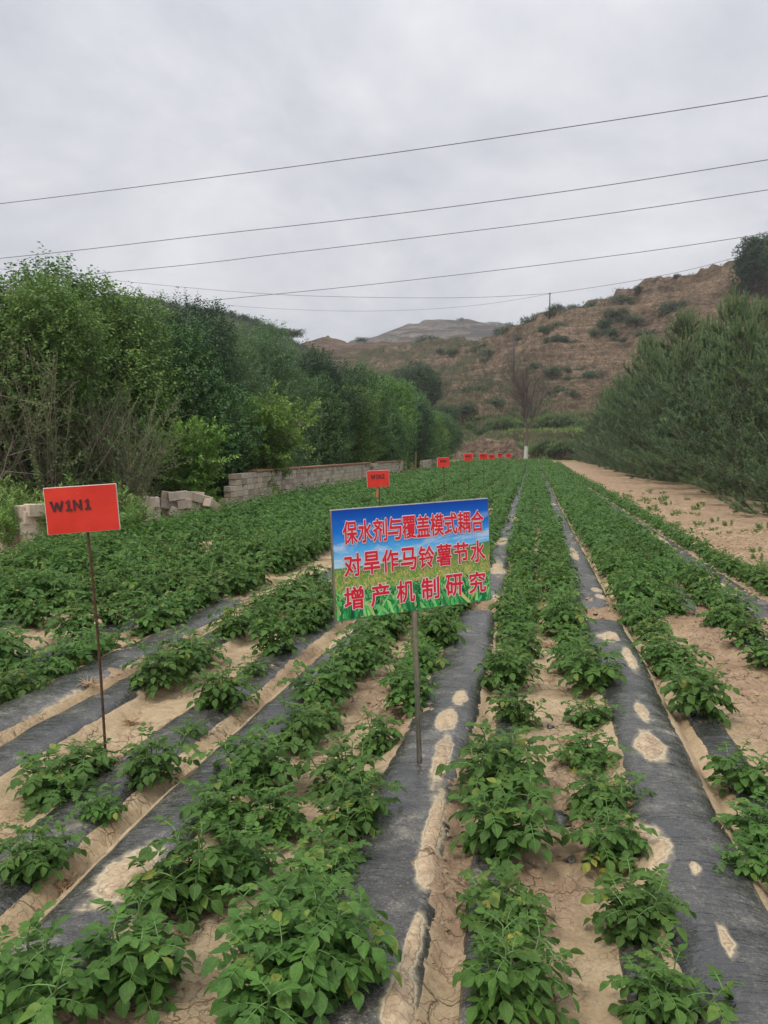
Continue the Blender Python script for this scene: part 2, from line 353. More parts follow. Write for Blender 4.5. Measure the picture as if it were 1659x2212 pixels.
ys = axis([(-60, 0, 8, 1), (0, 1.4, .3, .05), (1.4, 5, .024, .03), (5, 14, .03, .09), (14, 90, .1, 1.0), (90, 200, 1.5, 10), (200, 4000, 20, 400)])
XX, YY = np.meshgrid(xs, ys); V = np.stack([XX, YY, G(XX, YY)], -1).reshape(-1, 3)
nx, ny = len(xs), len(ys); i = np.arange(ny-1)[:, None]*nx; j = np.arange(nx-1)[None]
Q = np.stack([i+j, i+j+1, i+nx+j+1, i+nx+j], -1).reshape(-1, 4)
grass = np.clip(sm(-8.0, -9, XX)+sm(5.0, 7.5, XX)*.6+sm(85, 89, YY), 0, 1)
tag(mesh('ground', V, [Q], M_SOIL, attrs={'rough': roughness(XX, YY).ravel(), 'grass': grass.ravel()}), kind='structure')

# ------------------------------------------------------------------ mulch films
PATCH = []
def patch(u, v, rx, ry):
    p = gnd(u, v, .07); PATCH.append((p[0], p[1], rx*(.72 if v > 1400 else 1), ry*.86))
for a in ((993, 1512, .045, .14), (966, 1556, .06, .17), (955, 1640, .045, .30), (937, 1785, .035, .30), (925, 1870, .045, .14), (893, 2040, .022, .17), (862, 2170, .045, .14),
          (1360, 1430, .045, .30), (1387, 1548, .036, .16), (1405, 1622, .078, .19), (1290, 1277, .04, .12), (1300, 1290, .06, .10), (1502, 1895, .022, .04), (1566, 2045, .022, .10),
          (275, 1890, .11, .17), (345, 1470, .05, .22), (730, 1372, .06, .3), (690, 1230, .08, .5), (1085, 1170, .07, .5), (1072, 1225, .06, .5), (1240, 1200, .04, .6), (1555, 1262, .03, .8), (1420, 1160, .04, 1.2)): patch(*a)
FLAB = {0: 'leftmost dusty black film strip showing between the near rows at the left edge', 5: 'broad dusty black film ridge running left of the large white-edged red plot sign pole',
        6: 'shiny wrinkled black film between the gappy plants just right of the near rebar pole', 7: 'broad grey film ridge filling the bottom left corner of the photo',
        8: 'dusty film ridge with a line of silt patches that the blue sign pole stands on', 9: 'narrow film margin under the plant row just right of the blue sign pole',
        10: 'short torn film edge beside the wide cracked sand at the bottom right', 11: 'widest domed black film ridge with a large oval silt patch, right of centre',
        12: 'narrow wrinkled film with a planting hole beside the bare soil on the right', 13: 'film under the isolated plant row at the right edge, before the cross path'}
def film(k, a, b, y0, y1, label):
    yy = [y0]
    while yy[-1] < y1: yy.append(yy[-1]+.03*max(1, (yy[-1]/4)**1.3))
    yy = np.array(yy); na = 17; t = np.linspace(-1, 1, na)
    wl = fbm(yy*1.7, yy*0+k, 3, 4)*.025; wr = fbm(yy*1.9, yy*0+k+50, 4, 4)*.02; base = fbm(yy*.7, yy*0, 5, 2)*.02
    endt = np.clip(np.minimum(yy-y0, y1-yy)/.25, .05, 1)**.5
    A = a+wl+base; B = b+wr+base; c = (A+B)/2; hw = (B-A)/2*endt
    X = c[:, None]+hw[:, None]*t[None]; Y = np.repeat(yy[:, None], na, 1)
    Z = G(X, Y)*.35+G(X, Y, False)*.65+.016-.035*np.abs(t[None])**6-.03*(1-endt[:, None])
    s = np.zeros_like(X)
    for (px, py, rx, ry) in PATCH:
        d = np.sqrt(((X-px)/rx)**2+((Y-py)/ry)**2); s = np.maximum(s, 1-d*.5)
    s = np.maximum(s, .46-1.3*(1-np.abs(t[None]))-.2+.55*fbm(X*3, Y*1.3, 60+k, 3))
    s = np.maximum(s, .95*sm(.42, .95, fbm(X*3.3, Y*1.1, 80, 3)+.1))
    Z = Z+.014*sm(.5, .8, s)+fbm(X*6, Y*16, 70, 2)*.004
    i = np.arange(len(yy)-1)[:, None]*na; j = np.arange(na-1)[None]
    Q = np.stack([i+j, i+j+1, i+na+j+1, i+na+j], -1).reshape(-1, 4)
    o = mesh('mulch_film', np.stack([X, Y, Z], -1), [Q], M_FILM, attrs={'sand': s.ravel()})
    return tag(o, label, 'mulch film', 'black plastic mulch strips laid along the rows')
WORDS = ['first', 'second', 'third', 'fourth', 'fifth', 'sixth', 'seventh', 'eighth', 'ninth', 'tenth', 'eleventh', 'twelfth', 'thirteenth', 'fourteenth', 'fifteenth']
for k, (a, b, h, y0, y1) in enumerate(FILMS1):
    film(k, a, b, y0, y1, FLAB.get(k, 'black film strip in the near left plants, %s from the left edge' % WORDS[k]))
for k, (a, b, h, y0, y1) in enumerate(FILMS2):
    film(k+30, a, b, y0, y1, 'dusty film strip running to the field end beyond the cross path, %s from the left' % WORDS[k])
def scrap(u, v, s, ang, label):
    p = gnd(u, v); n = 9; r = s*rng.uniform(.45, 1.15, n); a = np.arange(n)*2*math.pi/n
    X = p[0]+r*np.cos(a+ang)*.6; Y = p[1]+r*np.sin(a+ang)*1.2; X = np.append(X, p[0]); Y = np.append(Y, p[1])
    Z = G(X, Y)+np.append(rng.uniform(.003, .009, n), .010)
    T = [(k, (k+1) % n, n) for k in range(n)]
    o = mesh('film_scrap', np.stack([X, Y, Z], -1), [np.array(T)], M_FILM, attrs={'sand': np.append(np.full(n, .25), .05)})
    md = o.modifiers.new('t', 'SOLIDIFY'); md.thickness = .002
    tag(o, label, 'film scrap', 'torn film scraps poking out of the sand')
scrap(1209, 1778, .08, 1.4, 'torn black film scrap, wider and flatter one, across the sand between two rows')
scrap(1228, 1866, .045, .2, 'narrow upright-looking black film scrap in the cracked sand lane')
scrap(1284, 1864, .055, .7, 'ragged black film scrap against the foot of the right-hand row')
scrap(1185, 1548, .03, .7, 'tiny black film scrap beside dry stalks in the sand lane')
scrap(1190, 1575, .035, .1, 'small dark film scrap just below the dry stalks in the sand lane')

# ------------------------------------------------------------------ potato plants
def leaflet_template(w=.33, cup=.13, droop=.17):
    st = [(0, .0), (.16, .62), (.38, 1), (.62, .86), (.82, .48), (1, 0)]
    V = []; lu = []; lv = []; Q = []; T = []; rows = []
    for s, ww in st:
        z = -droop*s*s
        if ww == 0: rows.append([len(V)]); V.append((0, s, z)); lu.append(0); lv.append(s)
        else:
            rows.append([len(V), len(V)+1, len(V)+2])
            for q in (-1, 0, 1): V.append((q*w*ww, s, z+cup*abs(q)*ww*(1 if s < .7 else .5))); lu.append(q*ww); lv.append(s)
    T += [(rows[0][0], rows[1][1], rows[1][0]), (rows[0][0], rows[1][2], rows[1][1])]
    for k in range(1, 4):
        a, b = rows[k], rows[k+1]; Q += [(a[0], a[1], b[1], b[0]), (a[1], a[2], b[2], b[1])]
    a = rows[4]; T += [(a[0], a[1], rows[5][0]), (a[1], a[2], rows[5][0])]
    return np.array(V), np.array(Q), np.array(T), np.array(lu), np.array(lv)
LT = leaflet_template()
def plant_skeleton(r, nst, size, yellow=0):
    """-> leaflet (pos, dir, normal, length, tint), stems (tubes)"""
    LF = []; ST = []
    for s in range(nst):
        az = s*2*math.pi/nst+r.uniform(-.5, .5); lean = r.uniform(.12, .68) if s else .1
        Ls = size*r.uniform(.85, 1.25); P = []; p = np.array([math.cos(az)*.015, math.sin(az)*.015, 0.])
        for k in range(7):
            P.append(p.copy()); l = lean*(1.25-.12*k); d = np.array([math.cos(az)*math.sin(l), math.sin(az)*math.sin(l), math.cos(l)]); p = p+d*Ls/6
        P = np.array(P); ST.append((P, np.linspace(.0065, .003, 7)*size/.3))
        nl = int(r.integers(11, 15)); g0 = r.uniform(0, 6)
        for k in range(nl):
            f = .22+.78*k/(nl-1); q = P[0]+0; x = f*6; i0 = min(int(x), 5); q = P[i0]+(P[i0+1]-P[i0])*(x-i0); sd = unit(P[i0+1]-P[i0])
            a = g0+k*2.4; out = np.array([math.cos(a), math.sin(a), 0]); top = f > .88
            el = r.uniform(.15, .6) if not top else r.uniform(.7, 1.25)
            Lr = size*(r.uniform(.36, .56) if not top else r.uniform(.20, .34))*(1-.15*f)
            C = []; p2 = q.copy(); ee = el
            for m_ in range(6):
                C.append(p2.copy()); dd = unit(out*math.cos(ee)+np.array([0, 0, math.sin(ee)])); p2 = p2+dd*Lr/5; ee -= .22*(1 if not top else .5)
            C = np.array(C); ST.append((C, np.linspace(.003, .0012, 6)*size/.3))
            base = r.uniform(.25, .75)*(.5+.5*f)+.1
            if yellow and f < .4 and r.random() < yellow: base = .97
            big = size*r.uniform(.155, .215)*(1 if not top else .72)
            def lf(pos, d, sz, roll=0):
                nrm = np.array([0, 0, 1.])+r.normal(0, .28, 3); nrm = nrm-unit(d)*nrm.dot(unit(d)); LF.append((pos, d, nrm, sz, min(1, max(0, base+r.normal(0, .08)))))
            ed = unit(C[-1]-C[-2]); lf(C[-1], ed+np.array([0, 0, -.25]), big*1.25)
            side = unit(np.cross(ed, [0, 0, 1]))
            for (fr, sc_) in ((.82, 1.0), (.6, .85), (.38, .62)):
                x = fr*5; i1 = int(x); pp = C[i1]+(C[i1+1]-C[i1])*(x-i1); dd = unit(C[i1+1]-C[i1])
                for sg in (-1, 1): lf(pp, unit(side*sg*1.1+dd*.55+np.array([0, 0, r.uniform(-.32, .22)])), big*sc_*r.uniform(.85, 1.1))
    return LF, ST
def build_leaves(LF, T):
    V0, Q0, T0, lu, lv = T; n = len(LF); m = len(V0)
    P = np.array([l[0] for l in LF]); Rm = frames(np.array([l[1] for l in LF]), np.array([l[2] for l in LF])); S = np.array([l[3] for l in LF]); ti = np.array([l[4] for l in LF])
    V = np.einsum('nij,mj->nmi', Rm, V0)*S[:, None, None]+P[:, None]
    off = (np.arange(n)*m)[:, None, None]
    return V.reshape(-1, 3), (Q0[None]+off).reshape(-1, 4), (T0[None]+off).reshape(-1, 3), np.repeat(ti, m), np.tile(lu, n), np.tile(lv, n)
PROTO = []; SKEL = []
for k in range(9):
    r = np.random.default_rng(100+k); size = [.30, .32, .29, .31, .33, .30, .31, .20, .17][k]; nst = [6, 7, 6, 6, 7, 6, 6, 5, 4][k]
    LF, ST = plant_skeleton(r, nst, size, yellow=.55 if k == 6 else .006); SKEL.append(LF)
    PROTO.append((LF, ST))
pm = []
for k, (LF, ST) in enumerate(PROTO):
    V, Q, T, ti, lu, lv = build_leaves(LF, LT)
    root = empty('potato_plant', (0, 0, 0)); root['category'] = 'potato plant'; root['group'] = 'potato plants growing in rows'
    mesh('foliage', V, [T, Q], M_POT, root, attrs={'tint': ti, 'lu': lu, 'lv': lv})
    mb = MB()
    for P, rr in ST: mb.add(*tube(P, rr, 5, False)[:2])
    mb.build('stem', M_PSTEM, root); pm.append(root)
used = set()
def put_plant(x, y, v, s, label, group=None):
    z = gz(x, y)-.01; rz = rng.uniform(0, 6.28); s = s*(.70+.13*min(1, max(0, (y-2.5)/6)))*rng.uniform(.82, 1.12)*(1.24 if x < -2.6 else 1.06 if x < -1 and y > 4 else 1)
    if v not in used:
        used.add(v); o = pm[v]; o.location = (x, y, z); o.rotation_euler = (0, 0, rz); o.scale = (s, s, s)
    else: o = copy_thing(pm[v], (x, y, z), rz, s)
    o['label'] = label; o['group'] = group or 'potato plants growing in rows'
    zf = .78+.2*min(1, max(0, (y-3)/6)); zf *= rng.uniform(.88, 1.12); sx = rng.uniform(.93, 1.07); o.scale = (s*sx, s/sx, s*zf)
    tl = rng.normal(0, .09, 2); o.rotation_euler = (tl[0], tl[1], rz)
    return o
NEAR = [(115, 1711, 1, 1.0, 'spreading potato plant left of the near rebar pole, over dark film'), (190, 1672, 3, 1.0, 'bushy potato plant directly behind the foot of the near rebar pole'),
        (328, 1690, 0, 1.05, 'potato plant with drooping lower leaves just right of the near rebar pole'), (213, 1768, 7, .95, 'small stunted potato seedling below the near rebar pole'),
        (70, 1888, 2, .92, 'upright lone potato plant on shiny film at the left edge'), (418, 1938, 4, 1.12, 'large leafy potato plant beside the sand patch, left of the cracked lane'),
        (520, 1880, 5, 1.0, 'potato plant touching the cracked lane behind the large leafy one'), (480, 1782, 3, 1.05, 'potato plant between the grey film ridge and the denser row, mid left'),
        (560, 1690, 1, 1.05, 'broad potato plant farther up the row beside the grey film ridge'), (280, 2120, 5, 1.1, 'bushy potato plant near the bottom left corner over black film'),
        (60, 2215, 0, 1.1, 'blurred potato plant cut by the bottom left corner'), (700, 1896, 2, 1.1, 'potato plant with a yellow leaf bordering the film ridge, lower centre'),
        (660, 2016, 6, 1.12, 'potato plant with drooping dark leaves, lower centre beside the cracked lane'), (570, 2195, 1, 1.15, 'potato plant with tall shoots at the bottom, left of centre'),
        (690, 2150, 4, 1.0, 'potato plant at the bottom edge just left of the film ridge'), (745, 1700, 0, 1.1, 'bushy potato plant left of the blue sign pole foot'),
        (770, 1795, 4, 1.08, 'potato plant beside the film ridge below the blue sign pole'), (820, 1610, 5, 1.0, 'potato plant close to the left of the blue sign pole'),
        (1080, 1712, 4, 1.15, 'large spreading potato plant right of the silt patches, beyond the pole foot'), (1095, 1838, 1, 1.05, 'potato plant right of the pole ridge, second up in its row from the sand scrap'),
        (1090, 1985, 2, 1.12, 'potato plant with overlapping round leaves on the narrow film, lower right of centre'), (1095, 2180, 3, 1.25, 'largest potato plant with opposite leaflets at the bottom centre right'),
        (1297, 1738, 3, 1.0, 'potato plant at the left foot of the widest film ridge, mid right'), (1335, 1858, 6, 1.08, 'potato plant with some yellow leaves beside the torn film scraps'),
        (1378, 2003, 5, 1.0, 'potato plant with a gap around it left of the widest film ridge'), (1432, 2190, 0, .95, 'potato plant with pale leaf edges at the bottom right'),
        (1600, 1701, 2, 1.0, 'potato plant on narrow film right of the thin silt furrow'), (1632, 1811, 0, 1.0, 'potato plant at the right edge beside the widest film ridge'),
        (1622, 1905, 7, 1.25, 'small potato plant at the right edge below the silt furrow'), (1275, 1640, 6, .85, 'potato plant with a yellowing top beside the oval silt patch'),
        (1095, 1483, 1, 1.1, 'wide potato plant in the row right of the pole ridge, level with the pole middle'), (1104, 1556, 7, 1.3, 'thin upright potato plant filling a gap right of the silt patches'),
        (1280, 1486, 4, 1.1, 'potato plant bordering the sand lane near the dry stalks'), (1278, 1556, 2, 1.05, 'potato plant in front of the dry stalks, left of the small silt oval'),
        (1515, 1543, 3, 1.05, 'last potato plant of the row beside the bare soil on the right'), (475, 1530, 1, .95, 'lone bushy potato plant on wrinkled film between sand patches, left'),
        (415, 1592, 8, 1.0, 'tiny potato seedling in a sand patch right of the near rebar pole'), (545, 1462, 8, 1.1, 'small thin potato plant beside the sand, left middle'),
        (600, 1790, 5, .9, 'potato plant in the denser row left of the cracked lane end'), (1555, 1345, 2, 1.0, 'potato plant at the head of the short row by the right edge'),
        (1612, 1392, 5, 1.0, 'second potato plant of the short row by the right edge'), (1650, 1440, 0, 1.0, 'third potato plant of the short row, cut by the right edge')]
pos = []
for (u, v, k, s, lab) in NEAR:
    p = gnd(u, v, .03); pos.append((p[0], p[1])); put_plant(p[0], p[1], k, s, lab)
# rows: (x, y0, y1, name)
ROWS = [(-6.72, 1, 86, 'row second from the block wall'), (-6.25, 1, 86, 'row third from the block wall'), (-5.67, 1, 86, 'row fourth from the block wall'),
        (-5.2, 1, 86, 'row fifth from the block wall'), (-4.62, 1, 86, 'row sixth from the block wall'), (-4.15, 1, 86, 'row seventh from the block wall'), (-3.57, 1, 86, 'fifth row left of the blue sign pole'),
        (-3.1, 1, 86, 'fourth row left of the near rebar pole'), (-2.28, 1, 86, 'row just left of the near rebar pole'), (-1.86, 1, 86, 'row of gappy plants by the near rebar pole'),
        (-1.17, 1, 86, 'second row left of the blue sign pole'), (-.71, 1, 86, 'row just left of the blue sign pole'), (-.11, 1, 86, 'row just right of the blue sign pole'), (.30, 1, 86, 'second row right of the blue sign pole'),
        (.97, 1, 86, 'row right of the widest film ridge'), (1.30, 7.2, 86, 'short second row right of the widest film'), (1.73, 7.2, 86, 'next to last row at the right of the field'), (2.42, 6.6, 78, 'rightmost row beside the bare path')]
cand = []
for ri, (x0, y0, y1, nm) in enumerate(ROWS):
    y = y0+rng.uniform(0, .3)
    while y < y1:
        x = x0+rng.normal(0, .035)+fbm(np.array([y*.7]), np.array([0.]), 5, 2)[0]*.02; yy = y; y += rng.uniform(.30, .40)
        dep = .98*yy-.19*x; u = 829.5+F*(x*RT[0]+yy*RT[1])/dep if dep > .3 else -9e3
        if yy < 5.6 and x > -2.5 and (yy < 3.1 or any(abs(px-x) < .26 and abs(py-yy) < .30 for px, py in pos)): 
            continue
        if yy < 3.6 and -2.5 < x < -1.5: continue
        if yy < 4.6 and x > .6: continue
        if u < -260 or (u > 1850) or dep < 1.2: continue
        gap = 0
        if -4.4 < x < -.9 and 7.0 < yy < 9.4: gap = .5 if x > -2.8 else .12
        elif x < -1 and vn(np.array([x*.9]), np.array([yy*.5]), 91)[0] > .80: gap = .45
        if x > .5 and 5.9 < yy < 6.7: gap = .6 if x < 1.2 else 1
        if x > 1.2 and 4.7 > yy: gap = 1
        if 1.15 < x < 2 and 6.6 < yy < 7.2: gap = 1
        if -2.5 < x < -1.6 and yy < 7: gap = .25 if yy < 3.9 else .06
        if -4 < x < -2.6 and yy < 7: gap = .12
        if rng.random() < gap: continue
        cand.append((dep, x, yy, ri))
def ORD(k):
    w1 = ['zeroth', 'first', 'second', 'third', 'fourth', 'fifth', 'sixth', 'seventh', 'eighth', 'ninth', 'tenth', 'eleventh', 'twelfth', 'thirteenth', 'fourteenth', 'fifteenth', 'sixteenth', 'seventeenth', 'eighteenth', 'nineteenth', 'twentieth']
    return w1[k] if k <= 20 else 'twenty-'+w1[k-20] if k < 30 else 'thirty-'+w1[max(1, k-30)]
cand.sort(); NIND = 296-len(NEAR); cnt = {}
for dep, x, yy, ri in sorted(cand[:NIND], key=lambda c: (c[3], c[2])):
    k = cnt[ri] = cnt.get(ri, 0)+1; wd = ROWS[ri][3]; v = int(rng.integers(0, 6)) if rng.random() > .07 else 6
    sc_ = rng.uniform(.88, 1.12)*(.82 if x > 2.2 else 1)
    put_plant(x, yy, v, sc_, 'potato plant %s in the %s' % (ORD(k), wd))
FT = (np.array([(0, 0, 0), (-.34, .45, .06), (0, 1, -.12), (.34, .45, .06)]), np.array([(0, 3, 2, 1)]), None)
VV = []; TI = []; far = cand[NIND:]
byv = {}
for c in far: byv.setdefault((int(rng.integers(0, 6)), 0 if c[0] < 16 else 1 if c[0] < 34 else 2), []).append(c)
for (v, lod), cs in byv.items():
    LF = SKEL[v]; step = (2, 4, 8)[lod]; gs = (1.25, 1.7, 2.4)[lod]; LF = LF[::step]
    P = np.array([l[0] for l in LF]); Rm = frames(np.array([l[1] for l in LF]), np.array([l[2] for l in LF])); S = np.array([l[3] for l in LF])*gs; ti = np.array([l[4] for l in LF])
    B = (np.einsum('nij,mj->nmi', Rm, FT[0])*S[:, None, None]+P[:, None]).reshape(-1, 3); bt = np.repeat(ti, 4)
    n = len(cs); xy = np.array([(c[1], c[2]) for c in cs]); a = rng.uniform(0, 6.28, n); s = rng.uniform(.74, 1.06, n)*(.92+.10*np.clip((xy[:, 1]-12)/25, 0, 1))
    s = s*np.where(xy[:, 0] > 2.2, .8, np.where(xy[:, 0] < -2.6, 1.2, 1)); z = G(xy[:, 0], xy[:, 1], False)
    c_, s_ = np.cos(a), np.sin(a)
    X = (B[None, :, 0]*c_[:, None]-B[None, :, 1]*s_[:, None])*s[:, None]+xy[:, 0:1]; Y = (B[None, :, 0]*s_[:, None]+B[None, :, 1]*c_[:, None])*s[:, None]+xy[:, 1:2]
    Z = B[None, :, 2]*s[:, None]+z[:, None]
    VV.append(np.stack([X, Y, Z], -1).reshape(-1, 3)); TI.append((np.clip(bt[None]+rng.normal(0, .10, n)[:, None], 0, .70)).ravel())
VV = np.concatenate(VV); TI = np.concatenate(TI)
tag(mesh('potato_canopy', VV, [np.arange(len(VV)).reshape(-1, 4)[:, ::-1]], M_FARLEAF, smooth=False, attrs={'tint': TI}), 'dense green potato canopy covering the far field up to the hill', 'potato canopy', kind='stuff')

# ------------------------------------------------------------------ signs
GLY = {'W': [((0, 1), (.24, 0)), ((.24, 0), (.5, .85)), ((.5, .85), (.76, 0)), ((.76, 0), (1, 1))], '1': [((.28, .82), (.55, 1)), ((.55, 1), (.55, 0)), ((.25, .02), (.85, .02))],
       'N': [((.1, 0), (.1, 1)), ((.1, 1), (.85, 0)), ((.85, 0), (.85, 1))],
       '2': [((.15, .85), (.35, 1)), ((.35, 1), (.65, 1)), ((.65, 1), (.8, .8)), ((.8, .8), (.75, .55)), ((.75, .55), (.15, .04)), ((.12, .03), (.85, .03))],
       '3': [((.15, .93), (.45, 1)), ((.45, 1), (.75, .85)), ((.75, .85), (.68, .6)), ((.68, .6), (.4, .54)), ((.68, .5), (.8, .25)), ((.8, .25), (.6, .02)), ((.6, .02), (.15, .05))]}
def m_red():
    m, t, b, o = mat('red_sign_film'); P = tcoord(t); n = noise(t, P, 9, 4, .6)
    c = ramp(t, n, [(.3, (.60, .022, .012)), (.7, (.74, .040, .020))]); c = mix(t, ramp(t, noise(t, P, 45, 4, .7), [(.66, 0), (.72, .6)]), c, (.75, .22, .14))
    L(t, c, b.inputs['Base Color']); b.inputs['Roughness'].default_value = .38; bump(t, noise(t, P, 5, 2, .5), b, .25, .02); return m
def m_ink():
    m, t, b, o = mat('faded_black_ink'); n = noise(t, tcoord(t), 55, 4, .75)
    L(t, ramp(t, n, [(.42, (.035, .010, .014)), (.62, (.14, .018, .018))]), b.inputs['Base Color']); b.inputs['Roughness'].default_value = .6; return m
M_RED = m_red(); M_INK = m_ink(); M_FOAM = simple('white_foam_board', (.66, .62, .58), .7, .12, 20); M_TAPE = simple('faded_red_ribbon', (.55, .12, .08), .7, .3, 20)
def plot_sign(text, pt, w_, h_, yaw, pitch, roll, foot, label, tx=.09, tw=.56, ty=.50, th_=.19, ribbon=False):
    root = empty('plot_sign', (foot[0], foot[1], gz(foot[0], foot[1])-.02), 0, label, 'plot sign', 'red plot signs standing in the potato field')
    off = -np.array(root.location); Mx = rot(pitch, roll, yaw)
    def P(V): return V@Mx.T+pt+off
    V, Q, T = bbox_(0, 0, 0, w_, .012, h_, .0015); mesh('board', P(V), [T, Q], M_FOAM, root, False)
    n = 12; gx = np.linspace(-.5, .5, n)*(w_-.006); gzv = np.linspace(-.5, .5, n)*(h_-.004); X, Z = np.meshgrid(gx, gzv)
    V = np.stack([X, np.full_like(X, -.0075)-.001*vn(X*20, Z*20, 9), Z], -1).reshape(-1, 3)
    i = np.arange(n-1)[:, None]*n; j = np.arange(n-1)[None]; Q = np.stack([i+j, i+j+1, i+n+j+1, i+n+j], -1).reshape(-1, 4)
    mesh('red_face', P(V), [Q], M_RED, root)
    AD = {'W': 1.32, '1': .86, 'N': 1.05, '2': .9, '3': .9}; mb = MB(); un = tw*w_/sum(AD[c] for c in text); ox = -w_/2+tx*w_-un; cw = un; sw = .0135*h_/.214*1.0
    for k, ch in enumerate(text):
        ox = -w_/2+tx*w_+un*sum(AD[c] for c in text[:k]); oz = -h_/2+ty*h_; wd = un*AD[ch]*.84; hh = th_*h_
        for kk, (a, b) in enumerate(GLY[ch]):
            a = np.array([ox+a[0]*wd, oz+a[1]*hh]); b = np.array([ox+b[0]*wd, oz+b[1]*hh]); d = unit(b-a); nn = np.array([-d[1], d[0]])*sw*.42; a = a-d*sw*.3; b = b+d*sw*.3
            q = [a-nn, b-nn, b+nn, a+nn]; mb.add(np.array([(x, -.0100-.00015*kk, z) for x, z in q]), [(0, 1, 2, 3)])
    V, Fs, A = mb.data(); mesh('lettering', P(V), Fs, M_INK, root, False)
    top = P(np.array([[0.01, .012, h_*.1]]))[0]; P0 = np.array([0, 0, 0.]); m = 60 if h_ > .2 and foot[1] < 6 else 12
    L_ = np.linspace(0, 1, m)[:, None]; C = P0+(top-P0)*L_; C[:, 0] += .012*np.sin(L_[:, 0]*3.1); mesh('pole', *((lambda a: (a[0], [a[1], a[2]]))(tube(C, np.where(np.arange(m) % 2, .0058, .0068) if m > 20 else .007, 8))), M_RUST, root)
    if ribbon:
        q = top*.90; rb = np.array([q+(-.02, -.012, 0), q+(.0, -.014, .0), q+(-.002, -.014, -.17), q+(-.035, -.012, -.165), q+(.05, -.013, .008), q+(.05, -.013, -.004), q+(0, -.014, -.012)])
        o = mesh('ribbon', rb, [np.array([(0, 1, 2, 3), (1, 4, 5, 6)])], M_TAPE, root, False); md = o.modifiers.new('t', 'SOLIDIFY'); md.thickness = .002
    return root
plot_sign('W1N1', np.array([-2.015, 3.155, 1.237]), .315, .214, .408, .014, -.061, (-1.933, 3.155), 'nearest and largest red plot sign reading W1N1 on a rusty rebar pole')
def fsign(text, u, v, D, wpx, hpx, label, yaw=.30, roll=-.04, **k):
    c = at(u, v, D); plot_sign(text, c, wpx*D/F*1.07, hpx*D/F, yaw, 0, roll, (c[0]+.02, c[1]+.01), label, **k)
fsign('W1N2', 816.5, 1034, 10.6, 45, 35.5, 'red plot sign reading W1N2 above the blue board, ribbon on its pole', tx=.20, tw=.62, th_=.24, ribbon=True)
fsign('W2N1', 957.5, 998.5, 17.6, 24.5, 20.5, 'red plot sign reading W2N1, first beyond the block wall end', tx=.22, tw=.58, th_=.24)
fsign('W2N2', 1011.5, 987.6, 22.5, 18, 15.4, 'red plot sign reading W2N2, second of the distant signs from the left', tx=.18, tw=.6, th_=.24)
fsign('W3N1', 1044, 986, 27.5, 16.4, 12.2, 'red plot sign reading W3N1, third of the distant signs from the left', tx=.18, tw=.62, th_=.26)
fsign('W3N2', 1062, 986.8, 34, 12.3, 10, 'small low red plot sign touching the one at its left', tx=.18, tw=.62, th_=.26)
fsign('W3N3', 1079.7, 983.4, 40, 9.4, 9, 'small squarish red plot sign, second from the right end', tx=.18, tw=.62, th_=.26)
fsign('W1N3', 1098.5, 984, 46, 10.2, 7.4, 'farthest red plot sign, rightmost and nearest the dead tree', tx=.18, tw=.62, th_=.26)

# ---- blue information board
BW, BH = .786, .484
bf = np.array([-.483, 3.358]); bz = gz(*bf); bp = np.array([-.508, 3.358, 1.026]); BM = rot(-.007, -.04, .623)
board = empty('information_board', (bf[0], bf[1], bz-.03), 0, 'large blue and green picture board with red Chinese lettering on a steel pole', 'sign board')
off = -np.array(board.location)
def BP(V): return np.asarray(V, float)@BM.T+bp+off
V, Q, T = bbox_(0, .010, 0, BW, .02, BH, .002); mesh('frame', BP(V), [T, Q], M_STEEL, board, False)
def m_print():
    m, t, b, o = mat('printed_sky_and_field'); u = attr(t, 'pu'); v = attr(t, 'pv')
    cb = N(t, 'ShaderNodeCombineXYZ'); L(t, u, cb.inputs[0]); L(t, math_(t, 'MULTIPLY', v, 2.2), cb.inputs[1])
    c = ramp(t, v, [(0, (.06, .30, .08)), (.44, (.40, .52, .14)), (.47, (.06, .24, .06)), (.485, (.50, .74, .92)), (.62, (.10, .46, .92)), (.80, (.01, .19, .72)), (1, (.006, .06, .42))])
    cl = ramp(t, noise(t, cb.outputs[0], 3.2, 7, .62, .5), [(.50, 0), (.66, .85)])
    sel = math_(t, 'MULTIPLY', ramp(t, v, [(.49, 1), (.75, .9), (.92, 0)]), ramp(t, v, [(.475, 0), (.49, 1)]))
    c = mix(t, math_(t, 'MULTIPLY', cl, sel), c, (.78, .84, .90))
    L(t, c, b.inputs['Base Color']); b.inputs['Roughness'].default_value = .4; b.inputs['Specular IOR Level'].default_value = .15; return m
M_PRINT = m_print()
V = [(-BW/2+.004, -.0018, -BH/2+.003), (BW/2-.004, -.0018, -BH/2+.003), (BW/2-.004, -.0018, BH/2-.004), (-BW/2+.004, -.0018, BH/2-.004)]
mesh('printed_picture', BP(V), [np.array([(0, 1, 2, 3)])], M_PRINT, board, False, attrs={'pu': [0, 1, 1, 0], 'pv': [0, 0, 1, 1]})
m_, t_, b_, o_ = mat('printed_crop'); L(t_, attr(t_, 'col', 0), b_.inputs['Base Color']); b_.inputs['Roughness'].default_value = .4; b_.inputs['Specular IOR Level'].default_value = .15; M_CROP = m_
r = np.random.default_rng(5); n = 2600; VV = []; CO = []; FF = []
hor = lambda x: .44+.12*np.clip((x+.1)/1.1, 0, 1)*0+np.where(x > .3, .035+.10*(x-.3), .0)
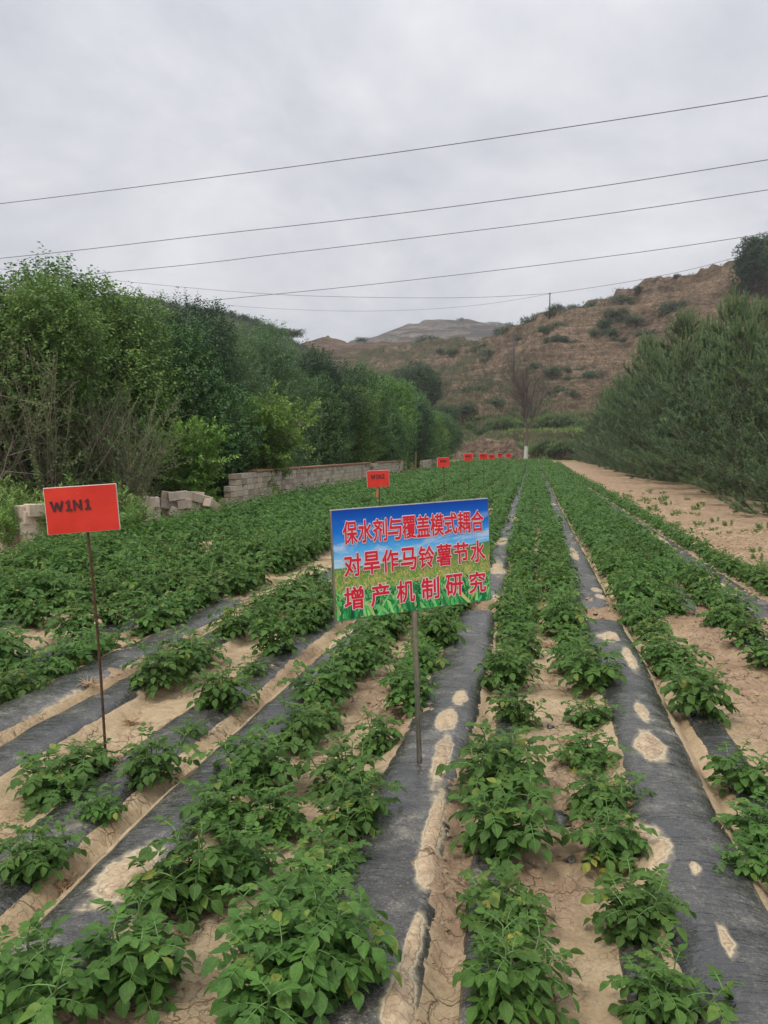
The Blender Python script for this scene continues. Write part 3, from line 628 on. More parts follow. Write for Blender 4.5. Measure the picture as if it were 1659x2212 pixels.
# rolling green hill printed on the right part
px = np.linspace(0, 1, 24); hh = np.where(px > .22, .455+.13*np.clip((px-.22)/.78, 0, 1)**.8, .45); 
HV = np.concatenate([np.stack([px*BW-BW/2, np.full(24, -.0022), .35*BH+0*px-BH/2], 1), np.stack([px*BW-BW/2, np.full(24, -.0022), hh*BH-BH/2], 1)])
HV[:, 0] = np.clip(HV[:, 0], -BW/2+.005, BW/2-.005)
HQ = np.array([(k, k+1, 25+k, 24+k) for k in range(23)]); HC = np.concatenate([np.tile([(.30, .36, .10)], (24, 1)), np.tile([(.10, .26, .06)], (24, 1))])
mesh('printed_hill', BP(HV), [HQ], M_CROP, board, False, attrs={'col': HC})
q = 0
for k in range(n):
    f = k/n; x = r.uniform(.006, .994); y = .44*(1-f)**1.25+r.uniform(0, .02); L_ = .02+.11*f*r.uniform(.5, 1.2); lean = r.normal(0, .35)*L_; wd = .0012+.006*f*r.uniform(.5, 1.3)
    X = x*BW-BW/2; Z = y*BH-BH/2; yy = -.0024-.0012*f
    x1 = np.clip([X-wd, X+wd, X+lean*.55*BW+wd*.6, X+lean*1.2*BW], -BW/2+.005, BW/2-.005); z1 = np.clip([Z, Z, Z+L_*.6*BH*1.5, Z+L_*BH*1.2*r.uniform(.6, 1.2)], -BH/2+.004, BH/2)
    VV += [(x1[0], yy, z1[0]), (x1[1], yy, z1[1]), (x1[2], yy, z1[2]), (x1[3], yy, z1[3])]
    if f < .45: c = [(.48, .48, .14), (.60, .50, .20), (.26, .48, .10), (.12, .34, .07)][r.integers(0, 4)]
    else: c = [(.02, .20, .08), (.04, .36, .09), (.10, .52, .14), (.30, .66, .22), (.01, .10, .07), (.50, .52, .18)][r.choice(6, p=[.24, .26, .2, .12, .08, .10])]
    c = np.array(c)*r.uniform(.8, 1.15)
    CO += [c]*4; FF.append((q, q+1, q+2, q+3)); q += 4
mesh('printed_crop', BP(VV), [np.array(FF)], M_CROP, board, False, attrs={'col': np.array(CO)})
M_TRED = simple('printed_red', (.70, .010, .035), .35, .08, 5); M_TWHT = simple('printed_white_outline', (.80, .72, .76), .35, .05, 5)
def glyph(ch, offs):
    cu = bpy.data.curves.new('t', 'FONT'); cu.body = ch; cu.size = 1; cu.offset = offs; cu.resolution_u = 3
    o = bpy.data.objects.new('t', cu); COL.objects.link(o); dg = bpy.context.evaluated_depsgraph_get(); dg.update(); me = bpy.data.meshes.new_from_object(o.evaluated_get(dg))
    V = np.zeros(len(me.vertices)*3); me.vertices.foreach_get('co', V); V = V.reshape(-1, 3)[:, :2]
    T = np.zeros(len(me.loop_triangles) and 0) if False else None; me.calc_loop_triangles(); T = np.zeros(len(me.loop_triangles)*3, np.int32); me.loop_triangles.foreach_get('vertices', T)
    bpy.data.objects.remove(o); bpy.data.curves.remove(cu); bpy.data.meshes.remove(me); return V, T.reshape(-1, 3)
LINES = [('\u4fdd\u6c34\u5242\u4e0e\u8986\u76d6\u6a21\u5f0f\u8026\u5408', .105, .915, .083, .112, .312), ('\u5bf9\u65f1\u4f5c\u9a6c\u94c3\u85af\u8282\u6c34', .112, .913, .098, .402, .603), ('\u589e\u4ea7\u673a\u5236\u7814\u7a76', .112, .905, .112, .702, .902)]
for txt, c0, c1, cw, t0, t1 in LINES:
    W_, R__ = MB(), MB()
    for k, ch in enumerate(txt):
        cx = (c0+(c1-c0)*k/(len(txt)-1)-.5)*BW; cz = (.5-(t0+t1)/2)*BH
        V0, _ = glyph(ch, 0); lo, hi = V0.min(0), V0.max(0); sx = cw*BW/max(hi[0]-lo[0], .8); sz = (t1-t0)*BH/max(hi[1]-lo[1], .86); mid = (lo+hi)/2
        V, T = glyph(ch, 0); E_ = {}
        for tr in T:
            for p_, q_ in ((0, 1), (1, 2), (2, 0)): e_ = tuple(sorted((tr[p_], tr[q_]))); E_[e_] = E_.get(e_, 0)+1
        ed = [e_ for e_, c_ in E_.items() if c_ == 1]
        for mb, th_k, yy in ((W_, .056, -.0042), (R__, .021, -.0050)):
            to = lambda A, dy: np.stack([(A[:, 0]-mid[0])*sx+cx, np.full(len(A), yy-dy), (A[:, 1]-mid[1])*sz+cz], 1)
            mb.add(to(V, 0), T); n_ = 0
            for p_, q_ in ed:
                A, B = V[p_], V[q_]; d = unit(B-A); nn = np.array([-d[1], d[0]])*th_k; n_ += 1
                mb.add(to(np.array([A-nn, B-nn, B+nn, A+nn]), .00002+.0000007*n_), [(0, 1, 2, 3)])
                an = np.arange(8)*math.pi/4; mb.add(to(A+th_k*np.stack([np.cos(an), np.sin(an)], 1), .00025+.0000007*n_), [(0, 1, 2, 3), (0, 3, 4, 7), (4, 5, 6, 7)])
    for mb, nm, mt in ((W_, 'lettering_outline', M_TWHT), (R__, 'lettering', M_TRED)):
        V, Fs, A = mb.data(); mesh(nm, BP(V), Fs, mt, board, False)
top = BP([[.0, .028, .05]])[0]; C = np.linspace(0, 1, 12)[:, None]*(top)[None]; V, Q, T = tube(C, .0125, 16); mesh('pole', V, [Q, T], M_STEEL, board)
V, Q, T = bbox_(0, .035, 0, .05, .012, .30, .002); mesh('bracket', BP(V), [T, Q], M_STEEL, board, False)

# ------------------------------------------------------------------ block wall and fallen blocks
def wall(y0, y1, x, courses, label, taper=True, cap=True):
    z0 = gz(x+.3, y0)-.12; root = empty('block_wall', (x, y0, z0), 0, label, 'block wall'); mb = MB(); bl, bh = .39, .148
    for c in range(courses):
        y = y0+(.5*bl if c % 2 else 0)+(c*.16 if taper else 0); 
        while y < y1:
            zz = float(zrise(0, y)); V, Q, T = bbox_(rng.normal(0, .004), y-y0+bl/2, .02+c*bh+bh/2+zz, .19, bl-.012, bh-.010, .006, jit=.003); mb.add(V, T, Q, a=float(np.clip(rng.normal(.5, .28)-.25*(c < 1), 0, 1))); y += bl
    mb.build('blocks', M_BLOCK, root, False)
    V = []; mm = MB(); yy = np.linspace(y0+.25+(courses*.16 if taper else 0), y1, 40)
    for a, b in zip(yy[:-1], yy[1:]):
        V, Q = box(0, (a+b)/2-y0, courses*bh/2+float(zrise(0, a)), .174, b-a, courses*bh-.01); mm.add(V, Q)
    mm.build('mortar', M_MORTAR, root, False)
    if cap:
        mc = MB(); y = y0+1.4+(courses*.16 if taper else 0)
        while y < y1:
            if rng.random() < .96: V, Q, T = bbox_(.01+rng.normal(0, .008), y-y0, courses*bh+.055+float(zrise(0, y)), .25, .112, .055, .005, jit=.004); mc.add(V, T, Q)
            y += .122
        mc.build('brick_coping', M_BRICK, root, False)
    return root
wall(17.2, 34.5, -7.42, 7, 'long pale concrete block wall with brick coping below the hedge trees')
wall(34.8, 43, -7.36, 7, 'farther stretch of block wall past the ivy clad joint', False)
wall(51, 66, -7.35, 6, 'distant grey block wall remnant under the far hedge trees', False, False)
def m_hollow(parent_, Mx, c): pass
def fallen(u, v, D, s, ang, label, group='fallen concrete blocks'):
    c = at(u, v, D); Mx = rot(*ang)
    V, Q, T = bbox_(0, 0, 0, .39*s, .19*s, .19*s, .01, Mx, .006); 
    o = mesh('concrete_block', V, [T, Q], M_BLOCK, smooth=False, attrs={'tint': np.full(len(V), rng.uniform(.3, 1))}, loc=c)
    tag(o, label, 'concrete block', group); return o
FB = [(383, 1071, .15, 'pale tilted block on the very top of the rubble pile'), (369, 1072, -.1, 'block end sticking out at the top left of the rubble pile'), (420, 1072, .0, 'block standing on end at the top right of the rubble pile'), (437, 1078, .4, 'block at the right shoulder of the rubble pile'),
      (366, 1090, .1, 'light faced block in the left middle of the rubble pile'), (390, 1092, -.2, 'narrow block in the centre of the rubble pile'), (404, 1090, 0, 'block second from top in the centre of the rubble pile'), (422, 1090, .2, 'squared block in the right middle of the rubble pile'),
      (438, 1098, .9, 'tilted white faced block sliding off the right of the rubble pile'), (385, 1107, .1, 'lower left block at the base of the rubble pile'), (405, 1110, -.1, 'lower middle block at the base of the rubble pile'), (428, 1108, .3, 'lower right block at the base of the rubble pile'),
      (458, 1093, 1.1, 'large tilted block leaning toward the broken wall end'), (349, 1084, -.4, 'rounded block at the far left of the rubble pile'), (352, 1100, .3, 'block low at the left foot of the rubble pile')]
for k, (u, v, a, lab) in enumerate(FB): fallen(u, v, 16.2+.06*(k % 3), 1.0, (rng.normal(0, .08), rng.normal(0, .10)+a*.38, .5+a*.75), lab)
FB2 = [(300, 1103, .1, 'second block down in the weeds, right of the nearest red sign'), (301, 1122, -.1, 'lowest block in the weeds, right of the nearest red sign'), (322, 1105, .2, 'middle block of the small stack left of the rubble pile'), (324, 1125, 0, 'bottom block of the small stack left of the rubble pile'), (70, 1141, .05, 'third block down in the stack left of the nearest red sign'), (72, 1160, .2, 'fourth block down in the stack left of the nearest red sign'), (74, 1178, .1, 'ground level block of the stack left of the nearest red sign'), (30, 1178, .1, 'ground level block at the left edge in the weeds'), (296, 1082, .2, 'flat block top behind the weeds, right of the nearest red sign'), (320, 1085, -.3, 'block lying in weeds between the red sign and the rubble pile'), (66, 1104, .1, 'block in the weeds just left of the nearest red sign'), (72, 1120, .3, 'lower block in the weeds left of the nearest red sign'),
       (34, 1136, 0, 'cubic pale block at the left edge in the weeds'), (38, 1158, .1, 'block under the cubic pale one at the left edge'), (8, 1142, .2, 'block cut by the left edge of the photo'), (12, 1165, .1, 'lowest block at the left edge, half in weeds'), (84, 1102, .2, 'small block end behind the left border of the nearest red sign')]
for k, (u, v, a, lab) in enumerate(FB2): fallen(u, v, 15.2 if u > 200 else 11.8, 1.05, (0, rng.normal(0, .06), .9+a), lab)

# ------------------------------------------------------------------ foliage generators
def leafmesh(P, D, Nn, S, w=.30, fold=.10):
    Rm = frames(D, Nn); T = np.array([(0, 0, 0), (-w, .48, fold), (0, 1, -.08), (w, .48, fold)])
    return (np.einsum('nij,mj->nmi', Rm, T)*S[:, None, None]+P[:, None]).reshape(-1, 3)
def crown(seed, lobes, nsh, per, leaf, shoot=.35, w=.3, up=.6, inner=.35, sp=.9):
    """lobes [(x,y,z,rx,ry,rz)]; leafy shoots scattered through the lobes, thickest near their surface"""
    r = np.random.default_rng(seed); lobes = np.array(lobes, float); vol = lobes[:, 3]*lobes[:, 4]+lobes[:, 4]*lobes[:, 5]; k = r.choice(len(lobes), nsh, p=vol/vol.sum())
    d = unit(r.normal(0, 1, (nsh, 3))); rad = np.where(r.random(nsh) < inner, r.uniform(.35, .85, nsh), r.uniform(.82, 1.05, nsh))
    clump = .86+.30*(vn(d[:, 0]*3.1+k*3.7, d[:, 1]*3.1+d[:, 2]*2.3, seed)-.3)
    P = lobes[k, :3]+d*lobes[k, 3:]*(rad*clump)[:, None]; keep = P[:, 2] > .05; P, d = P[keep], d[keep]
    sd = unit(d*.8+np.array([0, 0, up])+r.normal(0, .35, d.shape)); n = len(P)
    tt = np.linspace(0, 1, per)[None, :, None]; base = P[:, None]+sd[:, None]*tt*shoot*r.uniform(.6, 1.3, (n, 1, 1)); base[..., 2] -= (tt[..., 0]**2)*shoot*.12
    ph = np.arange(per)*2.4+r.uniform(0, 6, (n, 1)); a = unit(np.cross(sd, r.normal(0, 1, sd.shape))); b = np.cross(sd, a)
    ld = np.cos(ph)[..., None]*a[:, None]+np.sin(ph)[..., None]*b[:, None]+sd[:, None]*.6+np.array([0, 0, -.25])
    base = base.reshape(-1, 3); ld = ld.reshape(-1, 3); m = len(base)
    nn = np.array([0, 0, 1.])+r.normal(0, .5, (m, 3))+.4*np.repeat(d, per, 0)
    S = leaf*r.uniform(.65, 1.2, m); lt = r.uniform(-.22, .22, len(lobes))[k[keep]]; ti = np.clip(np.repeat(r.uniform(.15, .65, n)+lt, per)+.18*np.tile(np.linspace(-.3, 1, per), n)+r.normal(0, .07, m), 0, .92)
    return leafmesh(base, ld, nn, S, w), np.repeat(ti, 4), P
def limbs(mb, r, base, hgt, spread, n, r0, tips=None, sub=3):
    for k in range(n):
        a = r.uniform(0, 6.28); tgt = base+np.array([math.cos(a)*spread*r.uniform(.3, 1), math.sin(a)*spread*r.uniform(.3, 1), hgt*r.uniform(.7, 1)])
        st = base+np.array([0, 0, hgt*r.uniform(.02, .35)]); m = 7; t = np.linspace(0, 1, m)[:, None]
        C = st+(tgt-st)*t; C[:, 2] += np.sin(t[:, 0]*3.14)*-.1*spread; C[1:-1] += r.normal(0, .04*spread, (m-2, 3)); mb.add(*tube(C, np.linspace(r0, r0*.2, m), 5, False)[:2])
        for j in range(sub):
            q = C[r.integers(2, m-1)]; e = q+unit(r.normal(0, 1, 3)+np.array([0, 0, .9]))*spread*r.uniform(.25, .5); D_ = np.linspace(q, e, 4); D_[1:3] += r.normal(0, .02*spread, (2, 3)); mb.add(*tube(D_, np.linspace(r0*.35, r0*.08, 4), 4, False)[:2])
def make_tree(seed, hgt, rad, nsh, leaf, mt, name='hedge_tree', low=-.06, w=.3, per=9, shoot=.4, nl=9):
    r = np.random.default_rng(seed); root = empty(name, (0, 0, 0)); lobes = [(0, 0, hgt*.50, rad*.68, rad*.68, hgt*.38)]
    for k in range(nl):
        a = k*2.4+r.uniform(-.4, .4); f = r.uniform(low+.12, .80); q = rad*.55*(1-.35*f); s = rad*r.uniform(.34, .60); lobes.append((math.cos(a)*q, math.sin(a)*q, hgt*f, s, s, s*1.15))
    for k in range(3): s = rad*r.uniform(.22, .36); lobes.append((r.normal(0, rad*.25), r.normal(0, rad*.25), hgt*.93-s, s, s, s*1.5))
    V, ti, P = crown(seed, lobes, nsh, per, leaf, shoot, w)
    mesh('crown', V, [np.arange(len(V)).reshape(-1, 4)], mt, root, False, attrs={'tint': ti})
    mb = MB(); C = np.array([(0, 0, -.15), (.03, 0, hgt*.25), (-.04, .03, hgt*.5), (.02, 0, hgt*.82)]); mb.add(*tube(C, [rad*.07, rad*.055, rad*.04, rad*.012], 8, False)[:2]); limbs(mb, r, np.zeros(3), hgt*.8, rad*.75, 12, rad*.026)
    mb.build('trunk', M_BARK, root); root['category'] = 'tree'; return root
T_A = make_tree(1, 5.8, 2.2, 5200, .10, M_TREE[0]); T_B = make_tree(2, 5.8, 2.0, 5200, .10, M_TREE[1]); T_C = make_tree(3, 5.6, 2.1, 5200, .105, M_TREE[2], w=.17, per=10); T_D = make_tree(4, 5.9, 2.2, 5200, .095, M_TREE[3])
first = {}
def put_tree(src, x, y, s, sz, label, group='leafy hedge trees behind the block wall', z=None):
    z = gz(x, y) if z is None else z; rz = rng.uniform(0, 6.28); sc = (s, s, s*sz)
    if id(src) not in first: first[id(src)] = 1; o = src; o.location = (x, y, z); o.rotation_euler = (0, 0, rz); o.scale = sc
    else: o = copy_thing(src, (x, y, z), rz, sc)
    o['label'] = label; o['group'] = group; return o
HT = [(T_A, -11.5, 11.5, .84, .92, 'hedge tree cut by the left edge, nearest of the hedge'), (T_B, -9.8, 13.6, .90, .90, 'bright green hedge tree above the nearest red sign, top at the upper left'), (T_A, -10.6, 15.6, 1.0, .96, 'tall hedge tree behind the bare stemmed shrub'),
      (T_B, -9.9, 16.6, .95, .97, 'hedge tree with pointed upright shoots, right of the bare stemmed shrub'), (T_D, -9.7, 20.3, .84, 1.14, 'tallest dark hedge tree showing blackish green against the sky'), (T_A, -9.1, 19.2, .82, 1.0, 'rounded hedge tree over the broken wall end'),
      (T_C, -9.6, 23.0, .98, .96, 'grey green willow-like hedge tree with narrow leaves'), (T_C, -9.6, 26.8, 1.02, 1.04, 'second narrow leaved hedge tree, right of the willow-like one'), (T_A, -9.2, 30.6, .90, .88, 'hedge tree above the middle of the block wall'),
      (T_D, -9.5, 33.8, 1.0, 1.03, 'dark hedge tree draping over the joint of the wall'), (T_B, -9.1, 37.6, .90, .90, 'rounded bright hedge tree past the wall joint'), (T_A, -9.4, 41.6, 1.02, 1.06, 'hedge tree behind the W1N2 sign, over the farther wall'),
      (T_A, -9.1, 46, .92, .93, 'hedge tree above the gap in the walls'), (T_B, -9.3, 50.6, 1.02, 1.05, 'hedge tree left of the W2N1 sign'), (T_D, -9.0, 56, .92, .92, 'dark hedge tree directly behind the W2N1 sign'), (T_A, -9.2, 62, 1.0, 1.04, 'hedge tree just right of the W2N1 sign'),
      (T_B, -9.0, 68.5, .90, .92, 'third hedge tree from the far end'), (T_A, -8.9, 74.5, .88, .98, 'next to last hedge tree at the far end'), (T_D, -8.8, 81, .8, 1.0, 'smallest last hedge tree at the far end of the hedge'),
      (T_D, -13.5, 15, .95, .95, 'dark tree behind the hedge at the far left'), (T_A, -12.8, 25, .95, .86, 'tree of the back row behind the willow-like one'), (T_D, -13, 29, .95, .85, 'dark tree of the back row over the middle of the wall'), (T_B, -12.6, 39, 1.0, .88, 'bright tree of the back row behind the wall joint'),
      (T_D, -12.8, 50, 1.1, 1.05, 'dark tree of the back row behind the wall gap')]
for a in HT: put_tree(*a)
# mid distance dark trees
T_E = make_tree(9, 9.5, 4.6, 5200, .22, M_TREE[3], 'broad_tree', low=.25, nl=12)
for u, D, s, vb, lab in ((905, 118, .86, 915, 'broad dark tree standing at the hill foot beyond the hedge'), (858, 125, .72, 905, 'lighter tree left of the broad dark tree at the hill foot'), (965, 112, .42, 935, 'small dark tree low at the hill foot, right of the broad one'), (775, 150, .62, 880, 'pointed dark tree above the hedge near the pass'), (805, 140, .42, 880, 'small tree between the pointed one and the broad one')):
    p = at(u, vb, D); put_tree(T_E, p[0], p[1], s, 1.15, lab, 'dark trees at the hill foot', z=p[2]-.8)

# ------------------------------------------------------------------ shrubs and weeds by the wall
def shrub(name, seed, hgt, rad, nst, leaf, mt, leafy=1., bark=M_TWIG, per=12, w=.2, nb=6, thick=1.):
    r = np.random.default_rng(seed); root = empty(name, (0, 0, 0)); mb = MB(); PP = []; DD = []
    for k in range(nst):
        a = r.uniform(0, 6.28); l = r.uniform(.1, .75)*rad/hgt*1.6; P = []; p = np.array([math.cos(a)*.05, math.sin(a)*.05, 0.]); Ls = hgt*r.uniform(.65, 1.05)
        for q in range(8): P.append(p.copy()); ll = l*(1-.06*q); p = p+np.array([math.cos(a)*math.sin(ll), math.sin(a)*math.sin(ll), math.cos(ll)])*Ls/7+r.normal(0, .03, 3)*hgt*.5*thick
        P = np.array(P); mb.add(*tube(P, np.linspace(.016, .004, 8)*hgt/2*thick, 5, False)[:2])
        br = [P]
        for j in range(nb):
            q = P[r.integers(1, 7)]; e = unit(unit(P[-1]-P[0])+r.normal(0, .6, 3))*hgt*r.uniform(.12, .38); B = np.linspace(q, q+e, 5); mb.add(*tube(B, np.linspace(.006, .002, 5)*hgt/2*thick, 4, False)[:2]); br.append(B)
        for B in br:
            if r.random() > leafy: continue
            m = int(per*(1.6 if B is P else 1)); t = np.linspace(.25, 1, m)*(len(B)-1); i0 = np.minimum(t.astype(int), len(B)-2); q = B[i0]+(B[i0+1]-B[i0])*(t-i0)[:, None]; d = unit(B[i0+1]-B[i0])
            ph = np.arange(m)*2.4+r.uniform(0, 6); x = unit(np.cross(d, [0.3, .2, 1])); y = np.cross(d, x); PP.append(q); DD.append(np.cos(ph)[:, None]*x+np.sin(ph)[:, None]*y+d*.7)
    P = np.concatenate(PP); D = np.concatenate(DD); n = len(P); V = leafmesh(P, D, np.array([0, 0, 1.])+r.normal(0, .35, (n, 3)), leaf*r.uniform(.6, 1.2, n), w)
    mesh('leaves', V, [np.arange(len(V)).reshape(-1, 4)], mt, root, False, attrs={'tint': np.repeat(np.clip(r.uniform(.1, .85, n), 0, 1), 4)})
    mb.build('stem', bark, root); root['category'] = 'shrub'; return root
S1 = shrub('stemmy_shrub', 21, 3.4, 2.2, 40, .095, M_OLIVE, .66, per=22, nb=9, thick=.5); put_tree(S1, -8.9, 12.9, 1.0, 1.0, 'tall olive shrub with many bare reddish stems beneath the hedge', 'shrubs in front of the hedge')
put_tree(S1, -8.0, 13.9, .78, 1.0, 'right hand bare stemmed shrub leaning toward the bright bush', 'shrubs in front of the hedge'); put_tree(S1, -9.9, 11.9, .8, 1.1, 'dusty leafy shrub left of the bare reddish stems', 'shrubs in front of the hedge')
S2 = shrub('bright_bush', 22, 2.5, 1.5, 60, .125, M_TREE[4], 1., per=30, w=.28, nb=10); q_ = at(538, 1060, 22.6); put_tree(S2, q_[0], q_[1], 1.25, 1.0, 'bright yellow green bush hanging over the broken wall end', 'shrubs in front of the hedge')
put_tree(S2, -8.2, 17.0, .9, 1.0, 'bright green bush behind the start of the wall', 'shrubs in front of the hedge'); put_tree(S2, -9.0, 15.0, .75, .9, 'green bush behind the rubble pile', 'shrubs in front of the hedge')
S3 = shrub('dead_shrub', 23, 1.8, 1.5, 10, .03, M_STRAW, .1, bark=M_TWIG); put_tree(S3, -8.9, 10.7, 1.0, 1.0, 'leafless pale grey branches at the left edge', 'shrubs in front of the hedge')
WD = [shrub('weed_plant', 31+k, 1.0, .30, 4, .15, M_WEED, 1., M_PSTEM, per=15, w=.13, nb=3) for k in range(3)]
for o in WD: o['category'] = 'weed'
kk = 0
for k in range(46):
    u = rng.uniform(-30, 318); v = rng.uniform(1105, 1195)-(u > 150)*rng.uniform(5, 45); D = rng.uniform(11.4, 13.6) if u < 150 else rng.uniform(12, 15.2)
    p = at(u, v, D); x, y = p[0], p[1]; src = WD[k % 3]; kk += 1
    side = 'left of the nearest red sign' if u < 95 else 'behind the nearest red sign' if u < 262 else 'between the red sign and the rubble pile'
    put_tree(src, x, y, rng.uniform(.45, .95), 1, 'leafy yellow green weed stalk %s' % side, 'weeds at the field edge ' + side)
# seedlings and weeds on the bare soil at the right
SD = shrub('seedling', 41, .17, .14, 6, .045, M_WEED, 1., M_PSTEM, per=6, w=.2); SD['category'] = 'seedling'
n = 0
for k in range(70):
    x = 2.75+2.1*rng.random()**1.3; y = rng.uniform(7.5, 30); p = np.array([x, y]); put_tree(SD, x, y, rng.uniform(.3, .95), 1, 'tiny green weed on the bare soil between the rightmost row and the pines', 'seedlings on the bare soil at the right')

# ------------------------------------------------------------------ pines
def make_pine(seed, hgt, rad, mt):
    r = np.random.default_rng(seed); root = empty('pine_tree', (0, 0, 0)); mb = MB(); tips = []
    mb.add(*tube(np.array([(0, 0, -.2), (.04, 0, hgt*.4), (-.03, .02, hgt*.75), (0, 0, hgt*.96)]), [.13, .09, .05, .015], 8, False)[:2]); tips.append((np.array([0, 0, hgt*.93]), np.array([0, 0, 1.]), .5))
    z = .12
    while z < hgt*.94:
        f = z/hgt; n = 6; a0 = r.uniform(0, 6)
        for k in range(n):
            a = a0+k*2*math.pi/n+r.normal(0, .2); Lb = rad*(1-f**1.6)*r.uniform(.55, 1.22)+.25; el = -.02+.75*f+r.normal(0, .10)
            P = []; p = np.array([0, 0, z]); e = el
            for q in range(7): P.append(p.copy()); p = p+np.array([math.cos(a)*math.cos(e), math.sin(a)*math.cos(e), math.sin(e)])*Lb/6; e += .06
            P = np.array(P); mb.add(*tube(P, np.linspace(.03*(1-f)+.008, .006, 7), 4, False)[:2]); d = unit(P[-1]-P[-2]); tips.append((P[-1], unit(d+np.array([0, 0, .7])), .40))
            for j in range(int(5+Lb*7)):
                t = r.uniform(.22, 1)*6; i0 = min(int(t), 5); q = P[i0]+(P[i0+1]-P[i0])*(t-i0); sd = unit(np.cross(d, [0, 0, 1]))*r.choice([-1, 1]); dd = unit(d*r.uniform(.3, .9)+sd*r.uniform(.3, .9)+np.array([0, 0, r.uniform(.0, .6)])); l = Lb*r.uniform(.12, .30)+.06
                mb.add(*tube(np.linspace(q, q+dd*l, 3), [.006, .005, .003], 3, False)[:2]); tips.append((q+dd*l*.35, dd, l)); up_ = r.random() < .25+1.1*max(0, f-.35); tips.append((q+dd*l, unit(dd*.3+np.array([0, 0, 1.])+r.normal(0, .10, 3)) if up_ else unit(dd+r.normal(0, .2, 3)), r.uniform(.18, .36)*(1+1.2*f*up_)))
        z += .50*r.uniform(.7, 1.3)
    NP, ND, NS, NTi = [], [], [], []
    for (p, d, l) in tips:
        cand_ = d[2] > .72; m = int(40+70*l if cand_ else 50+80*min(l, .7)); t = r.random(m); q = p+d*(t*l)[:, None]
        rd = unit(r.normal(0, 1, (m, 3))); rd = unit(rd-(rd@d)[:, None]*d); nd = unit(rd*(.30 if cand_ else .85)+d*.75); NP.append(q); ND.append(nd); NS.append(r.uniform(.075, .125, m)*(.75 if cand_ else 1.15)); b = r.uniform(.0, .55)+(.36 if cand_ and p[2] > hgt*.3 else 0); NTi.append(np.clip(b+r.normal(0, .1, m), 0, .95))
    P = np.concatenate(NP); D = np.concatenate(ND); S = np.concatenate(NS); ti = np.concatenate(NTi); n = len(P); sd = unit(np.cross(D, r.normal(0, 1, D.shape)))*.0080
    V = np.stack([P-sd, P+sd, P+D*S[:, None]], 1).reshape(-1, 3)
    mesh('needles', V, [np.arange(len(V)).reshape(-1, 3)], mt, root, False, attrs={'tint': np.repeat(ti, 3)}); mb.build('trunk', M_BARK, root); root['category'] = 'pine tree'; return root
PN = [make_pine(51+k, 7.4, 2.5, M_PINE) for k in range(4)]
PT = [(8.1, 15.4, .86), (6.9, 19.0, .78), (7.7, 22.8, 1.0), (6.9, 27.6, .84), (7.7, 32.2, 1.10), (7.0, 37.6, .92), (7.7, 42.6, 1.16), (7.0, 48.6, .98), (7.6, 54.6, 1.2), (7.0, 61, 1.0), (7.5, 67, 1.14), (7.0, 73, .98), (7.3, 78.5, 1.0), (6.8, 83, .82), (6.3, 87.5, .66),
      (10.8, 23, 1.0), (10.9, 31, 1.12), (11, 41, 1.2), (11, 53, 1.24), (11, 65, 1.22)]
for k, (x, y, s) in enumerate(PT):
    lab = 'dense pine of the front row along the bare path, %s from the right edge' % WORDS[k] if k < 12 else ['third from last pine at the far end of the row', 'next to last pine at the far end of the row', 'last and smallest pine at the far end of the row'][k-12] if k < 15 else 'pine of the back row, %s counting away from the camera' % WORDS[k-15]
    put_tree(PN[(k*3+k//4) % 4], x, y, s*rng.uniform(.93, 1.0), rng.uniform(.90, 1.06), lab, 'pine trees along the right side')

# ------------------------------------------------------------------ hills
def m_hill(name, c1, c2, c3, green, sc=1., strata=0.):
    m, t, b, o = mat(name); P = wpos(t); a = noise(t, P, .09*sc, 6, .65); n2 = noise(t, P, .8*sc, 6, .7); n3 = noise(t, P, 3.2*sc, 4, .7)
    f = math_(t, 'ADD', math_(t, 'MULTIPLY', a, .45), math_(t, 'MULTIPLY', n2, .55)); c = ramp(t, f, [(.41, c1), (.5, c2), (.58, c3)])
    g = attr(t, 'green'); gg = math_(t, 'ADD', g, math_(t, 'MULTIPLY', math_(t, 'SUBTRACT', noise(t, P, .35*sc, 6, .75), .5), 1.6)); c = mix(t, ramp(t, gg, [(.42, 0), (.62, .85)]), c, green)
    s = N(t, 'ShaderNodeVectorMath', operation='MULTIPLY'); s.inputs[1].default_value = (.10, .10, 2.2 if sc > .4 else .75); L(t, P, s.inputs[0]); st = ramp(t, noise(t, s.outputs[0], 1*sc, 4, .6), [(.46, 1), (.52, 0)])
    c = mix(t, math_(t, 'MULTIPLY', st, .30+strata), c, tuple(x*.55 for x in c1)); c = mix(t, ramp(t, n3, [(.34, .7), (.5, 0)]), c, (.075, .06, .04))
    L(t, c, b.inputs['Base Color']); b.inputs['Roughness'].default_value = 1; b.inputs['Specular IOR Level'].default_value = .05; p = bump(t, n2, None, .9, .6/sc); bump(t, n3, b, .8, .2/sc, p); return m
